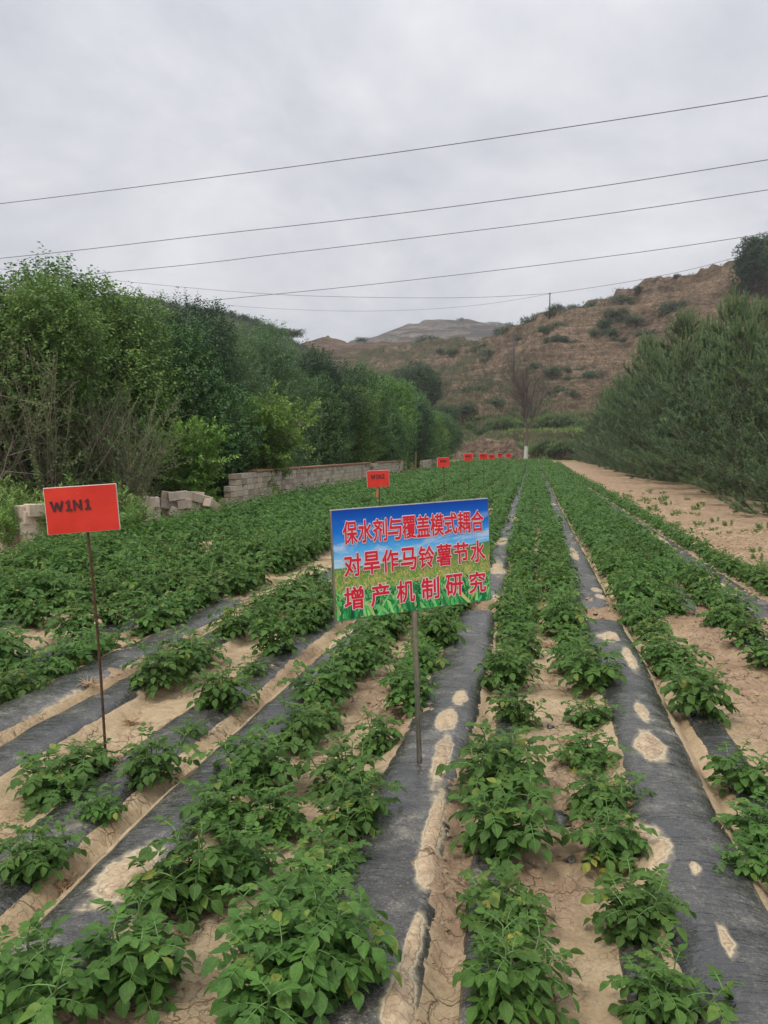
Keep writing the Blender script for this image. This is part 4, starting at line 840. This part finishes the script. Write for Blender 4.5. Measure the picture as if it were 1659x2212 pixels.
def hill(name, cols, mt, nu, ns, amp, fr, seed, ledge=0, per=1.4, green=None):
    """cols: list of (u, [(v, D), ...]) foot to crest, turned into places; the slope carries on down behind the crest"""
    K = len(cols[0][1]); A = np.array([[at(u, v, D) for v, D in c] for u, c in cols]); back = A[:, -1]+(A[:, -1]-A[:, 0])*(1, 1, 0)*.9; back[:, 2] = A[:, 0, 2]-2; front = A[:, 0].copy(); front[:, 2] -= 1.5; A = np.concatenate([front[:, None], A, back[:, None]], 1)
    uu = np.linspace(0, len(cols)-1, nu); i0 = np.minimum(uu.astype(int), len(cols)-2); fu = (uu-i0)[:, None, None]; fu = fu*fu*(3-2*fu)*.5+fu*.5; B = A[i0]*(1-fu)+A[i0+1]*fu
    segs = [3]+[ns]*(K-1)+[ns//2]; out = []; sv = []
    for k, n in enumerate(segs):
        t = np.arange(n)/n
        for q in t: out.append(B[:, k]*(1-q)+B[:, k+1]*q); sv.append(k+q)
    out.append(B[:, -1]); sv.append(len(segs)); S = np.array(out); sv = np.array(sv)[:, None]+0*S[..., 0]
    damp = sm(0, 1.6, sv); x, y = S[..., 0], S[..., 1]; z = S[..., 2]
    d = fbm(x*fr, y*fr, seed, 5, .55)*amp+(1-np.abs(fbm(x*fr*.45+z*fr*.2, y*fr*.2, seed+9, 3)))**3*amp*.9-amp*.4
    z2 = z+d*damp
    if ledge: z2 = z2+ledge*np.sin(2*math.pi*(z2+fbm(x*.03, y*.03, seed+3, 2)*per*1.2)/per)*damp
    S = np.stack([x+fbm(x*fr*2, z*fr*2, seed+5, 4)*amp*.4, y+fbm(x*fr*2, z*fr*2+30, seed+6, 4)*amp*.6, z2], -1)
    n1, n0 = S.shape[0], S.shape[1]; i = np.arange(n1-1)[:, None]*n0; j = np.arange(n0-1)[None]; Q = np.stack([i+j, i+j+1, i+n0+j+1, i+n0+j], -1).reshape(-1, 4)
    gr = np.zeros(S.shape[:2]) if green is None else green(sv, S); o = tag(mesh(name, S, [Q], mt, attrs={'green': gr.ravel()}), kind='structure'); return o, S, sv
M_H1 = m_hill('dry_loess_slope', (.085, .066, .045), (.205, .148, .102), (.32, .228, .16), (.080, .092, .046))
M_H2 = m_hill('brown_pass', (.10, .075, .052), (.17, .12, .08), (.22, .16, .11), (.07, .085, .04), .6)
M_H3 = m_hill('terraced_mountain', (.085, .08, .065), (.17, .145, .12), (.27, .215, .18), (.07, .085, .06), .3, .5)
M_H4 = m_hill('green_hill', (.07, .085, .04), (.10, .12, .055), (.14, .145, .07), (.05, .095, .035), .7)
M_BANK = m_hill('red_clay_bank', (.12, .09, .06), (.25, .18, .13), (.34, .25, .18), (.10, .12, .05), 2.)
def C1(u, crest, Dc, b0=98): 
    return (u, [(987, b0), (960, b0+3), (928, b0+18), (896, b0+21), ((896*.55+crest*.45), b0+21+(Dc-b0-21)*.42), (crest, Dc)])
cols = [C1(560, 800, 225, 110), C1(700, 778, 215, 108), C1(830, 762, 205, 106), C1(900, 752, 196, 104), C1(960, 750, 190, 102), C1(1010, 745, 184, 100), C1(1055, 733, 176, 99), C1(1110, 716, 168, 98), C1(1140, 706, 165, 97), C1(1180, 690, 162, 96), C1(1250, 672, 158, 94), C1(1320, 642, 155, 92), C1(1380, 622, 152, 90), C1(1440, 606, 150, 88), C1(1500, 586, 148, 86), C1(1570, 560, 146, 84), C1(1680, 535, 144, 82), C1(1850, 490, 142, 78), C1(2100, 450, 140, 74)]
def gfun(sv, S):
    g = np.where((sv > 1.6) & (sv < 3.15), .62, 0)+np.where(sv > 5.7, .2, 0)+.30*sm(-.1, .35, fbm(S[..., 0]*.045, S[..., 1]*.03+S[..., 2]*.05, 55, 4)); g = g+.42*sm(4.2, 3.1, sv)*(S[..., 0] < 8)+.25*sm(5, -20, S[..., 0]-.0*S[..., 1])*(sv > 3.5); return np.clip(g+.10, 0, .8)
h1, S1_, sv1 = hill('hillside', cols, M_H1, 480, 56, 2.6, .11, 3, .42, 2.1, gfun)
hill('pass_slope', [(520, [(850, 170), (760, 250)]), (600, [(850, 170), (744, 255)]), (660, [(850, 170), (735, 262)]), (730, [(850, 170), (736, 262)]), (800, [(850, 170), (737, 262)]), (860, [(850, 170), (742, 260)]), (960, [(850, 170), (752, 255)]), (1080, [(850, 170), (770, 250)])], M_H2, 200, 60, 2.2, .1, 7, .3, 3)
hill('terraced_mountain', [(640, [(790, 420), (775, 560)]), (760, [(790, 420), (741, 600)]), (800, [(790, 420), (733, 610)]), (850, [(790, 420), (712, 620)]), (900, [(790, 420), (697, 630)]), (950, [(790, 420), (688, 640)]), (1000, [(790, 420), (690, 640)]), (1050, [(790, 420), (697, 640)]), (1090, [(790, 420), (700, 640)]), (1110, [(790, 420), (706, 640)]), (1200, [(790, 420), (722, 640)]), (1330, [(790, 420), (745, 640)])], M_H3, 300, 200, 2.2, .02, 9, 1.3, 9.)
h4, S4_, sv4 = hill('green_hill', [(120, [(840, 120), (640, 190)]), (300, [(840, 120), (645, 195)]), (380, [(840, 120), (660, 200)]), (420, [(840, 120), (668, 200)]), (470, [(840, 120), (680, 200)]), (530, [(840, 120), (694, 204)]), (580, [(840, 125), (712, 208)]), (630, [(840, 130), (735, 212)]), (680, [(840, 135), (765, 216)])], M_H4, 240, 60, 1.6, .16, 13, .2, 2, lambda sv, S: .5+0*sv)
# lower red clay bank in front of the hill foot
hill('clay_bank', [(965, [(990, 91), (975, 93)]), (1000, [(990, 91), (958, 93)]), (1030, [(990, 91), (950, 93)]), (1060, [(990, 91), (946, 93)]), (1095, [(990, 91), (948, 93)]), (1120, [(990, 91), (962, 93)]), (1145, [(990, 91), (980, 93)])], M_BANK, 160, 40, .6, .8, 17, .06, .8, lambda sv, S: .22+0*sv)
# shrubs on the slope
HS = []
for k in range(3):
    lob = [(rng.uniform(-.7, .7), rng.uniform(-.7, .7), rng.uniform(.15, .6), .4, .4, .4) for _ in range(7)]; V, ti, _p = crown(61+k, lob, 260, 6, .15, .34, .3, up=.7)
    o = mesh('hill_shrub', V, [np.arange(len(V)).reshape(-1, 4)], M_HSHRUB, None, False, attrs={'tint': ti}); o['category'] = 'shrub'; HS.append(o)
grid_uv = None
def surf_at(u, v):
    """place on the slope that is seen nearest to (u, v)"""
    global grid_uv
    if grid_uv is None:
        d = S1_.reshape(-1, 3)-CC; z = d@FW; grid_uv = np.stack([829.5+F*(d@RT)/z, 1106-F*(d@UP)/z], 1)
    k = np.argmin(((grid_uv-(u, v))**2).sum(1)+(sv1.ravel() > 6)*1e4); return S1_.reshape(-1, 3)[k]
HB = [(1148, 690, 2.0, 'feathery bush on the skyline left of the ridge pole'), (1140, 700, 1.5, 'lower part bush beside the feathery skyline bush'), (1205, 668, 1.7, 'spreading bush on the skyline right of the ridge pole'), (1225, 664, 1.5, 'right hand spreading skyline bush past the ridge pole'), (1192, 680, 1.2, 'small bush at the foot of the ridge pole'), (1285, 660, 1.3, 'dark bush on the skyline step, middle of the ridge'), (1255, 668, .9, 'small dark bush left of the skyline step'), (1350, 650, 1.9, 'grey bush below the eroded skyline scarp'), (1382, 625, 1.0, 'thin lone bush on the grassy crest'), (1463, 600, .8, 'tiny bush on the crest near the big dark tree'),
      (1332, 678, 1.9, 'dark round bush high on the slope'), (1343, 690, 1.4, 'bush touching the dark round bush from below'), (1372, 690, 1.6, 'dark bush right of the dark round one'), (1452, 664, 2.0, 'dark bush high right near the pine tops'), (1448, 678, 1.3, 'small bush below the high right one'), (1300, 705, 1.8, 'low wide bush in the upper middle slope'), (1315, 718, 1.5, 'wide bush patch under the upper middle one'), (1285, 722, 1.4, 'pale bush patch in the middle slope'), (1182, 716, 1.5, 'bush left on the slope below the ridge pole'), (1207, 706, 1.5, 'bush below the spreading skyline bush'),
      (1190, 735, 1.5, 'low bush left of the middle slope'), (1215, 735, 1.2, 'low bush beside its left twin, middle slope'), (1240, 745, 1.5, 'rounded bush in the middle slope'), (1338, 735, 1.2, 'small bush in the middle right slope'), (1160, 790, 1.3, 'bush beside the top of the dead tree'), (1195, 805, 1.5, 'dark bush right of the dead tree crown'), (1213, 800, 1.3, 'bush in the cluster right of the dead tree, upper left'), (1260, 800, 1.6, 'largest bush of the cluster right of the dead tree'), (1275, 812, 1.5, 'right bush of the cluster right of the dead tree'), (1240, 820, 1.1, 'low bush under the cluster'),
      (1215, 840, 1.3, 'bush in the lower slope right of the dead tree'), (1238, 850, 1.1, 'small bush in the lower slope near the pines'), (1195, 850, 1.2, 'bush at lower slope beside dead tree crown'), (1120, 735, 1.1, 'bush below the crest tree'), (1060, 765, 1.7, 'bush on the left spur, upper'), (1035, 752, 1.6, 'dark bush on the spur skyline'), (1005, 757, 1.6, 'second dark bush on the spur skyline'), (980, 760, 1.5, 'third dark bush on the spur skyline'), (950, 762, 1.5, 'leftmost dark bush on the spur skyline'), (1050, 780, 1.2, 'bush on the left spur by the red gully'),
      (1020, 850, 1.7, 'green bush low on the left spur'), (1070, 870, 1.6, 'pale green bush above the red scarp'), (1000, 885, 1.8, 'dark bush beside the red scarp left end'), (1130, 885, 1.4, 'bush above the terrace behind the dead tree'), (1395, 720, 1.4, 'bush left of the pine candles'), (1410, 745, 1.2, 'bush partly hidden by the pines'), (1085, 716, 2.0, 'low bush next to the crest tree')]
for k, (u, v, s, lab) in enumerate(HB):
    p = surf_at(u, v); src = HS[k % 3]; 
    o = src if k < 3 else src.copy()
    if k >= 3: COL.objects.link(o)
    sc_ = s*1.15; o.location = p-np.array([0, 0, .3*sc_]); o.rotation_euler = (0, 0, rng.uniform(0, 6)); o.scale = (sc_, sc_, sc_*.8); tag(o, lab, 'shrub', 'dark shrubs dotted over the hillside')
GB = [(1060, 925, 1.6), (1090, 920, 1.8), (1115, 925, 1.5), (1165, 925, 1.7), (1195, 915, 2.0), (1225, 915, 2.0), (1245, 925, 2), (1040, 935, 1.4), (1180, 965, 1.5), (1205, 975, 1.5), (1160, 975, 1.2), (1225, 970, 1.6), (1100, 965, 1.3), (1118, 975, 1.2), (1020, 925, 1.4)]
V, ti, _p = crown(71, [(0, 0, .4, .7, .7, .5), (.5, .2, .3, .5, .5, .35), (-.5, -.1, .3, .5, .5, .4)], 420, 6, .15, .25, .2, up=.8); gb = mesh('roadside_bush', V, [np.arange(len(V)).reshape(-1, 4)], M_OLIVE, None, False, attrs={'tint': ti})
for k, (u, v, s) in enumerate(GB):
    p = surf_at(u, v); o = gb if k == 0 else gb.copy()
    if k: COL.objects.link(o)
    o.location = p-np.array([0, 0, .15*s]); o.scale = (s,)*3; o.rotation_euler = (0, 0, rng.uniform(0, 6))
    tag(o, 'pale green bush at the hill foot, %s among them counting leftward from the pines' % WORDS[sorted(range(len(GB)), key=lambda q: -GB[q][0]).index(k)], 'bush', 'pale bushes at the hill foot')
# grass on the hills
def tufts(name, S, sv, n, lo, hi, size, mt, label, seed, umin=-1e9):
    r = np.random.default_rng(seed); P = S.reshape(-1, 3); s = sv.ravel(); ok = np.where((s > lo) & (s < hi))[0]; k = r.choice(ok, n); p = P[k]+r.normal(0, .5, (n, 3))*(1, 1, 0); m = 4
    b = np.repeat(p, m, 0)+r.normal(0, .12, (n*m, 3))*(1, 1, 0)-np.array([0, 0, .15]); d = np.array([0, 0, 1.])+r.normal(0, .38, b.shape); sz = size*r.uniform(.4, 1.2, n*m); sd = unit(np.cross(d, r.normal(0, 1, d.shape)))*(sz*.10)[:, None]
    V = np.stack([b-sd, b+sd, b+d*sz[:, None]], 1).reshape(-1, 3); tag(mesh(name, V, [np.arange(len(V)).reshape(-1, 3)], mt, None, False, attrs={'tint': np.repeat(np.clip(np.repeat(r.uniform(.05, .95, n), m), 0, 1), 3)}), label, 'grass', kind='stuff')
M_DRY = leafmat('dry_grass', (.09, .085, .04), (.20, .15, .08), (.30, .22, .13), rough=.8, trans=.15, randobj=0)
tufts('slope_scrub', S1_[fbm(S1_[..., 0]*.07, S1_[..., 2]*.12, 88, 4) > .10][None], sv1[fbm(S1_[..., 0]*.07, S1_[..., 2]*.12, 88, 4) > .10][None], 11000, 3.6, 6.2, .55, M_HSHRUB, 'patches of low dark scrub on the hillside', 84)
tufts('hill_scrub', S4_, sv4, 16000, .8, 2.3, .75, M_HSHRUB, 'low green scrub covering the hill behind the hedge', 83)
tufts('hill_grass', S1_, sv1, 30000, 3.6, 6.25, .42, M_DRY, 'dry tan grass over the eroded hillside', 81)
tufts('terrace_grass', S1_, sv1, 14000, .6, 4.2, .5, M_WEED, 'green grass on the terraces at the hill foot', 82)

# crest tree, big dark tree top right
T_F = make_tree(91, 8, 4.2, 2600, .30, M_TREE[3], 'crest_tree', low=.05)
p = surf_at(1640, 560); put_tree(T_F, *(at(1632, 620, 132)[:2]), 1.02, 1.0, 'big dark tree on the crest at the upper right corner of the hill', 'trees on the hill crest', z=at(1632, 620, 132)[2])
for u, v, D, s, lab in ((1104, 722, 168, .33, 'small flat topped tree at the left end of the hill crest'), (1690, 600, 128, .9, 'second dark tree on the crest beyond the right edge')):
    q = at(u, v, D); put_tree(T_F, q[0], q[1], s, 1.0 if s > .5 else .7, lab, 'trees on the hill crest', z=q[2])
# shrubs on the far mountain and on the pass
for k, (u, v, D, s, lab) in enumerate([(993, 690, 632, 2.0, 'dark shrub alone on the terraced mountain top'), (1062, 703, 630, 3.6, 'left shrub of the line on the terraced mountain shoulder'), (1078, 706, 628, 4.0, 'middle shrub of the line on the terraced mountain shoulder'), (1092, 705, 626, 3.6, 'right shrub of the line on the terraced mountain shoulder'), (854, 731, 560, 3.5, 'wide shrub low on the terraced mountain left flank'), (930, 748, 215, 3.2, 'wide green scrub below the terraced mountain'), (900, 751, 215, 2.2, 'scrub left of the wide green one below the mountain'), (780, 737, 258, 1.6, 'small sapling on the skyline of the pass')]):
    o = HS[k % 3].copy(); COL.objects.link(o); o.location = at(u, v+2, D); o.scale = (s*1.3, s*1.3, s); tag(o, lab, 'shrub', 'far shrubs on the mountain and pass')
for k in range(26):
    u = 405+k*9.3; v = 664+max(0, (u-400))*.26+rng.uniform(0, 9); o = HS[k % 3].copy(); COL.objects.link(o); s = rng.uniform(1, 1.9); o.location = at(u, v, 196); o.scale = (s*1.2, s*1.2, s)
    tag(o, 'shrub in the scrubby skyline of the green hill behind the hedge', 'shrub', 'scrub on the green hill skyline')

# ------------------------------------------------------------------ dead tree
def dead_tree():
    p = at(1135.6, 989.5, 88); root = empty('dead_tree', p, 0, 'leafless reddish brown tree with white limewashed foot at the field end', 'dead tree'); r = np.random.default_rng(6); mb = MB(); hgt = 11.2
    T = np.array([(0, 0, -.3), (.05, 0, 1.4), (.12, 0, 3.2), (-.05, 0, 4.6)]); mb.add(*tube(T, [.22, .18, .16, .13], 10, False)[:2])
    def grow(q, d, l, rr, dep):
        m = 5; P = [q]; 
        for k in range(m-1): d = unit(d+r.normal(0, .10, 3)+np.array([0, 0, .10])); P.append(P[-1]+d*l/(m-1))
        P = np.array(P); mb.add(*tube(P, np.linspace(rr, rr*.55, m), 5 if dep < 2 else 3, False)[:2])
        if dep < 4:
            for k in range((5, 6, 5, 3)[dep]): i0 = r.integers(1, m); grow(P[i0], unit(d+r.normal(0, .36, 3)*(1, 1, .4)), l*r.uniform(.42, .72), rr*.52, dep+1)
    for k in range(7): a = k*.9; grow(T[2 if k % 2 else 3]+r.normal(0, .05, 3), unit(np.array([math.cos(a)*.42, math.sin(a)*.42, 1])), r.uniform(3.0, 4.8), .11, 1)
    mb.build('trunk', M_DEAD, root); V, Q, T3 = tube(np.array([(0, 0, -.3), (.03, 0, .7), (.05, 0, 1.35)]), [.25, .22, .20], 12, False); V[-12:, 2] += r.uniform(-.15, .2, 12); mesh('limewash', V, [Q], M_WHITE, root)
dead_tree()
# ------------------------------------------------------------------ poles and cables
def pole(u, v0, v1, D, r0, label):
    b, t = at(u, v1, D), at(u, v0, D); b = np.array([t[0], t[1], b[2]]); root = empty('utility_pole', b, 0, label, 'utility pole', 'poles carrying the thin far cables'); h = t[2]-b[2]
    V, Q, T = tube(np.array([(0, 0, 0), (0, 0, h*.5), (0, 0, h)]), [r0*1.1, r0, r0*.8], 10); mesh('shaft', V, [Q, T], M_POLE, root)
    V, Q, T = bbox_(0, 0, h-.25, .5, .08, .08, .01); mesh('crossarm', V, [T, Q], M_POLE, root, False); return t
qq = surf_at(1112, 838); pole(1110.5, 727, 842, float((qq-CC)@FW), .17, 'dark pole rising behind the dead tree crown'); pt2 = pole(1188, 632, 690, 158, .13, 'thin pole on the skyline between two bushes')
def cable(name_pts, r0, label):
    P = np.array([at(u, v, D) for u, v, D in name_pts]); n = 60; t = np.linspace(0, len(P)-1, n); i0 = np.minimum(t.astype(int), len(P)-2); out = []
    for k in range(n):      # smooth curve through the points
        i, f = i0[k], t[k]-i0[k]; p0, p1, p2, p3 = P[max(i-1, 0)], P[i], P[i+1], P[min(i+2, len(P)-1)]
        out.append(.5*((2*p1)+(p2-p0)*f+(2*p0-5*p1+4*p2-p3)*f*f+(3*p1-p0-3*p2+p3)*f**3))
    V, Q, T = tube(np.array(out), r0, 6); o = mesh('power_cable', V, [Q, T], M_WIRE); tag(o, label, 'cable', 'overhead cables crossing the sky'); return o
cable([(-500, 497, 34), (0, 440, 30), (420, 388, 27.5), (829, 333, 25), (1250, 271, 23), (1659, 207, 21), (2300, 100, 18)], .013, 'topmost thick cable sloping up to the right edge')
cable([(-500, 605, 36), (50, 553, 31), (430, 510, 29), (829, 465, 27), (1250, 409, 25), (1659, 345, 23), (2300, 240, 20)], .013, 'second thick cable from the top, starting above the left trees')
cable([(-500, 655, 38), (305, 582, 33), (600, 549, 31), (829, 522, 29.5), (1250, 470, 27), (1659, 410, 25), (2300, 310, 22)], .013, 'third thick cable, ending above the hedge at the left')
cable([(-500, 745, 42), (395, 655, 36), (700, 625, 34), (950, 598, 33), (1250, 562, 31), (1580, 516, 29), (2300, 400, 25)], .013, 'lowest thick cable passing above the crest tree')
cable([(-200, 560, 190), (340, 615, 178), (600, 636, 170), (850, 643, 165), (1040, 642, 161), (1188, 634, 158)], .045, 'thin far cable sagging from the left trees to the ridge pole')
cable([(-200, 590, 190), (340, 638, 178), (500, 660, 174), (700, 671, 168), (880, 670, 163), (1040, 658, 160), (1188, 635, 158)], .032, 'faintest far cable, sagging lowest toward the ridge pole')
cable([(1188, 634, 158), (1300, 618, 154), (1400, 601, 150), (1500, 580, 146), (1590, 556, 142), (1800, 500, 135)], .045, 'thin far cable rising from the ridge pole toward the crest tree')

# ------------------------------------------------------------------ small things on the soil
def clods():
    n = 16000; r = np.random.default_rng(12); x = r.uniform(-3, 5, n*3); y = 1.6+r.random(n*3)**1.7*14; k = r.random(n*3) < roughness(x, y)*.9+.07; x, y = x[k][:n], y[k][:n]; n = len(x); z = G(x, y); s = r.uniform(.003, .013, n)*(1+y*.09)*np.where(r.random(n) < .05, 2, 1)
    O = np.array([(1, 0, 0), (-1, 0, 0), (0, 1, 0), (0, -1, 0), (0, 0, .7), (0, 0, -.7)]); Fc = np.array([(0, 2, 4), (2, 1, 4), (1, 3, 4), (3, 0, 4), (2, 0, 5), (1, 2, 5), (3, 1, 5), (0, 3, 5)])
    V = O[None]*s[:, None, None]*r.uniform(.7, 1.3, (n, 6, 1))+np.stack([x, y, z], 1)[:, None]; Fx = (Fc[None]+(np.arange(n)*6)[:, None, None]).reshape(-1, 3)
    tag(mesh('soil_crumbs', V.reshape(-1, 3), [Fx], M_SOIL, None, False, attrs={'rough': np.full(n*6, .5)}), 'crumbs and clods of dry soil', 'soil', kind='stuff')
    n = 5200; x = r.uniform(-3, 5, n); y = 1.6+r.random(n)**1.5*12; z = G(x, y)+.006; a = r.uniform(0, 6.28, n); l = r.uniform(.01, .05, n); d = np.stack([np.cos(a), np.sin(a), r.normal(0, .15, n)], 1)*l[:, None]; w_ = np.stack([-np.sin(a), np.cos(a), 0*a], 1)*.0013; p = np.stack([x, y, z], 1)
    k = r.random(n) < roughness(x, y)*.8+.12; p, d, w_ = p[k], d[k], w_[k]
    V = np.stack([p-w_, p+w_, p+d+w_, p+d-w_], 1).reshape(-1, 3); tag(mesh('straw_litter', V, [np.arange(len(V)).reshape(-1, 4)], M_STRAW, None, False), 'bits of straw lying on the soil', 'straw', kind='stuff')
clods()
def stubble(u, v, s, seed, label, flat=.5):
    r = np.random.default_rng(seed); p = gnd(u, v, .02); mb = MB(); z = gz(p[0], p[1])
    for k in range(34):
        a = r.uniform(0, 6.28); e = r.uniform(-.1, flat); l = s*r.uniform(.4, 1.1); d = np.array([math.cos(a)*math.cos(e), math.sin(a)*math.cos(e), math.sin(e)]); st = r.normal(0, s*.15, 3)*(1, 1, .2)+np.array([0, 0, .015]); C = np.array([st, st+d*l*.5+r.normal(0, s*.08, 3), st+d*l+r.normal(0, s*.1, 3)]); C[:, 2] = np.maximum(C[:, 2], .004); mb.add(*tube(C, [.0028, .0022, .001], 4, False)[:2])
    for k in range(4): a = r.uniform(0, 6.28); mb.add(*tube(np.array([(0, 0, 0), (math.cos(a)*.02, math.sin(a)*.02, s*.4)]), [.012, .009], 6)[:2])
    o = mb.build('dry_stalk_clump', M_STRAW, None, loc=(p[0], p[1], z)); tag(o, label, 'dry stalks', 'dry corn root clumps on the soil')
stubble(195, 1490, .11, 1, 'tangled dry root clump just left of the near rebar pole'); stubble(12, 1425, .12, 2, 'pale dry root clump at the left edge'); stubble(280, 1560, .07, 3, 'dry roots beside the film right of the near rebar pole'); stubble(1235, 1602, .10, 4, 'flat dry stalks in the sand lane left of the oval silt patch', .15)
stubble(1185, 1395, .09, 5, 'withered brown clump in the lane behind the blue board height', .6); stubble(135, 1895, .10, 6, 'twisted dry stalk lying in the silt furrow, lower left', .1); stubble(1185, 1260, .12, 7, 'brown withered stalks in the sand lane by the cross path', .5); stubble(1215, 1275, .1, 8, 'second brown withered clump by the cross path, slightly right', .6)
stubble(250, 1655, .07, 9, 'dry roots at the foot of the near rebar pole', .15)
# yellow post beyond the wall
p = at(898, 1012, 47); root = empty('wooden_post', p-np.array([0, 0, .8]), 0, 'yellowish wooden post in the gap between the walls', 'post'); V, Q, T = bbox_(0, 0, .9, .09, .09, 1.9, .01); mesh('shaft', V, [T, Q], simple('yellow_wood', (.36, .26, .08), .8, .3, 6), root, False)

# ------------------------------------------------------------------ haze: pale air between camera and hills
hz, t, b, o = mat('pale_air'); t.nodes.remove(b); pv = N(t, 'ShaderNodeVolumePrincipled', i={'Density': .00042, 'Color': (.93, .95, 1.0, 1), 'Anisotropy': .2}); L(t, pv.outputs[0], o.inputs['Volume'])
V, Q = box(-100, 380, 45, 1700, 1000, 110); hb = mesh('haze', V, [Q], hz, None, False); tag(hb, kind='stuff')
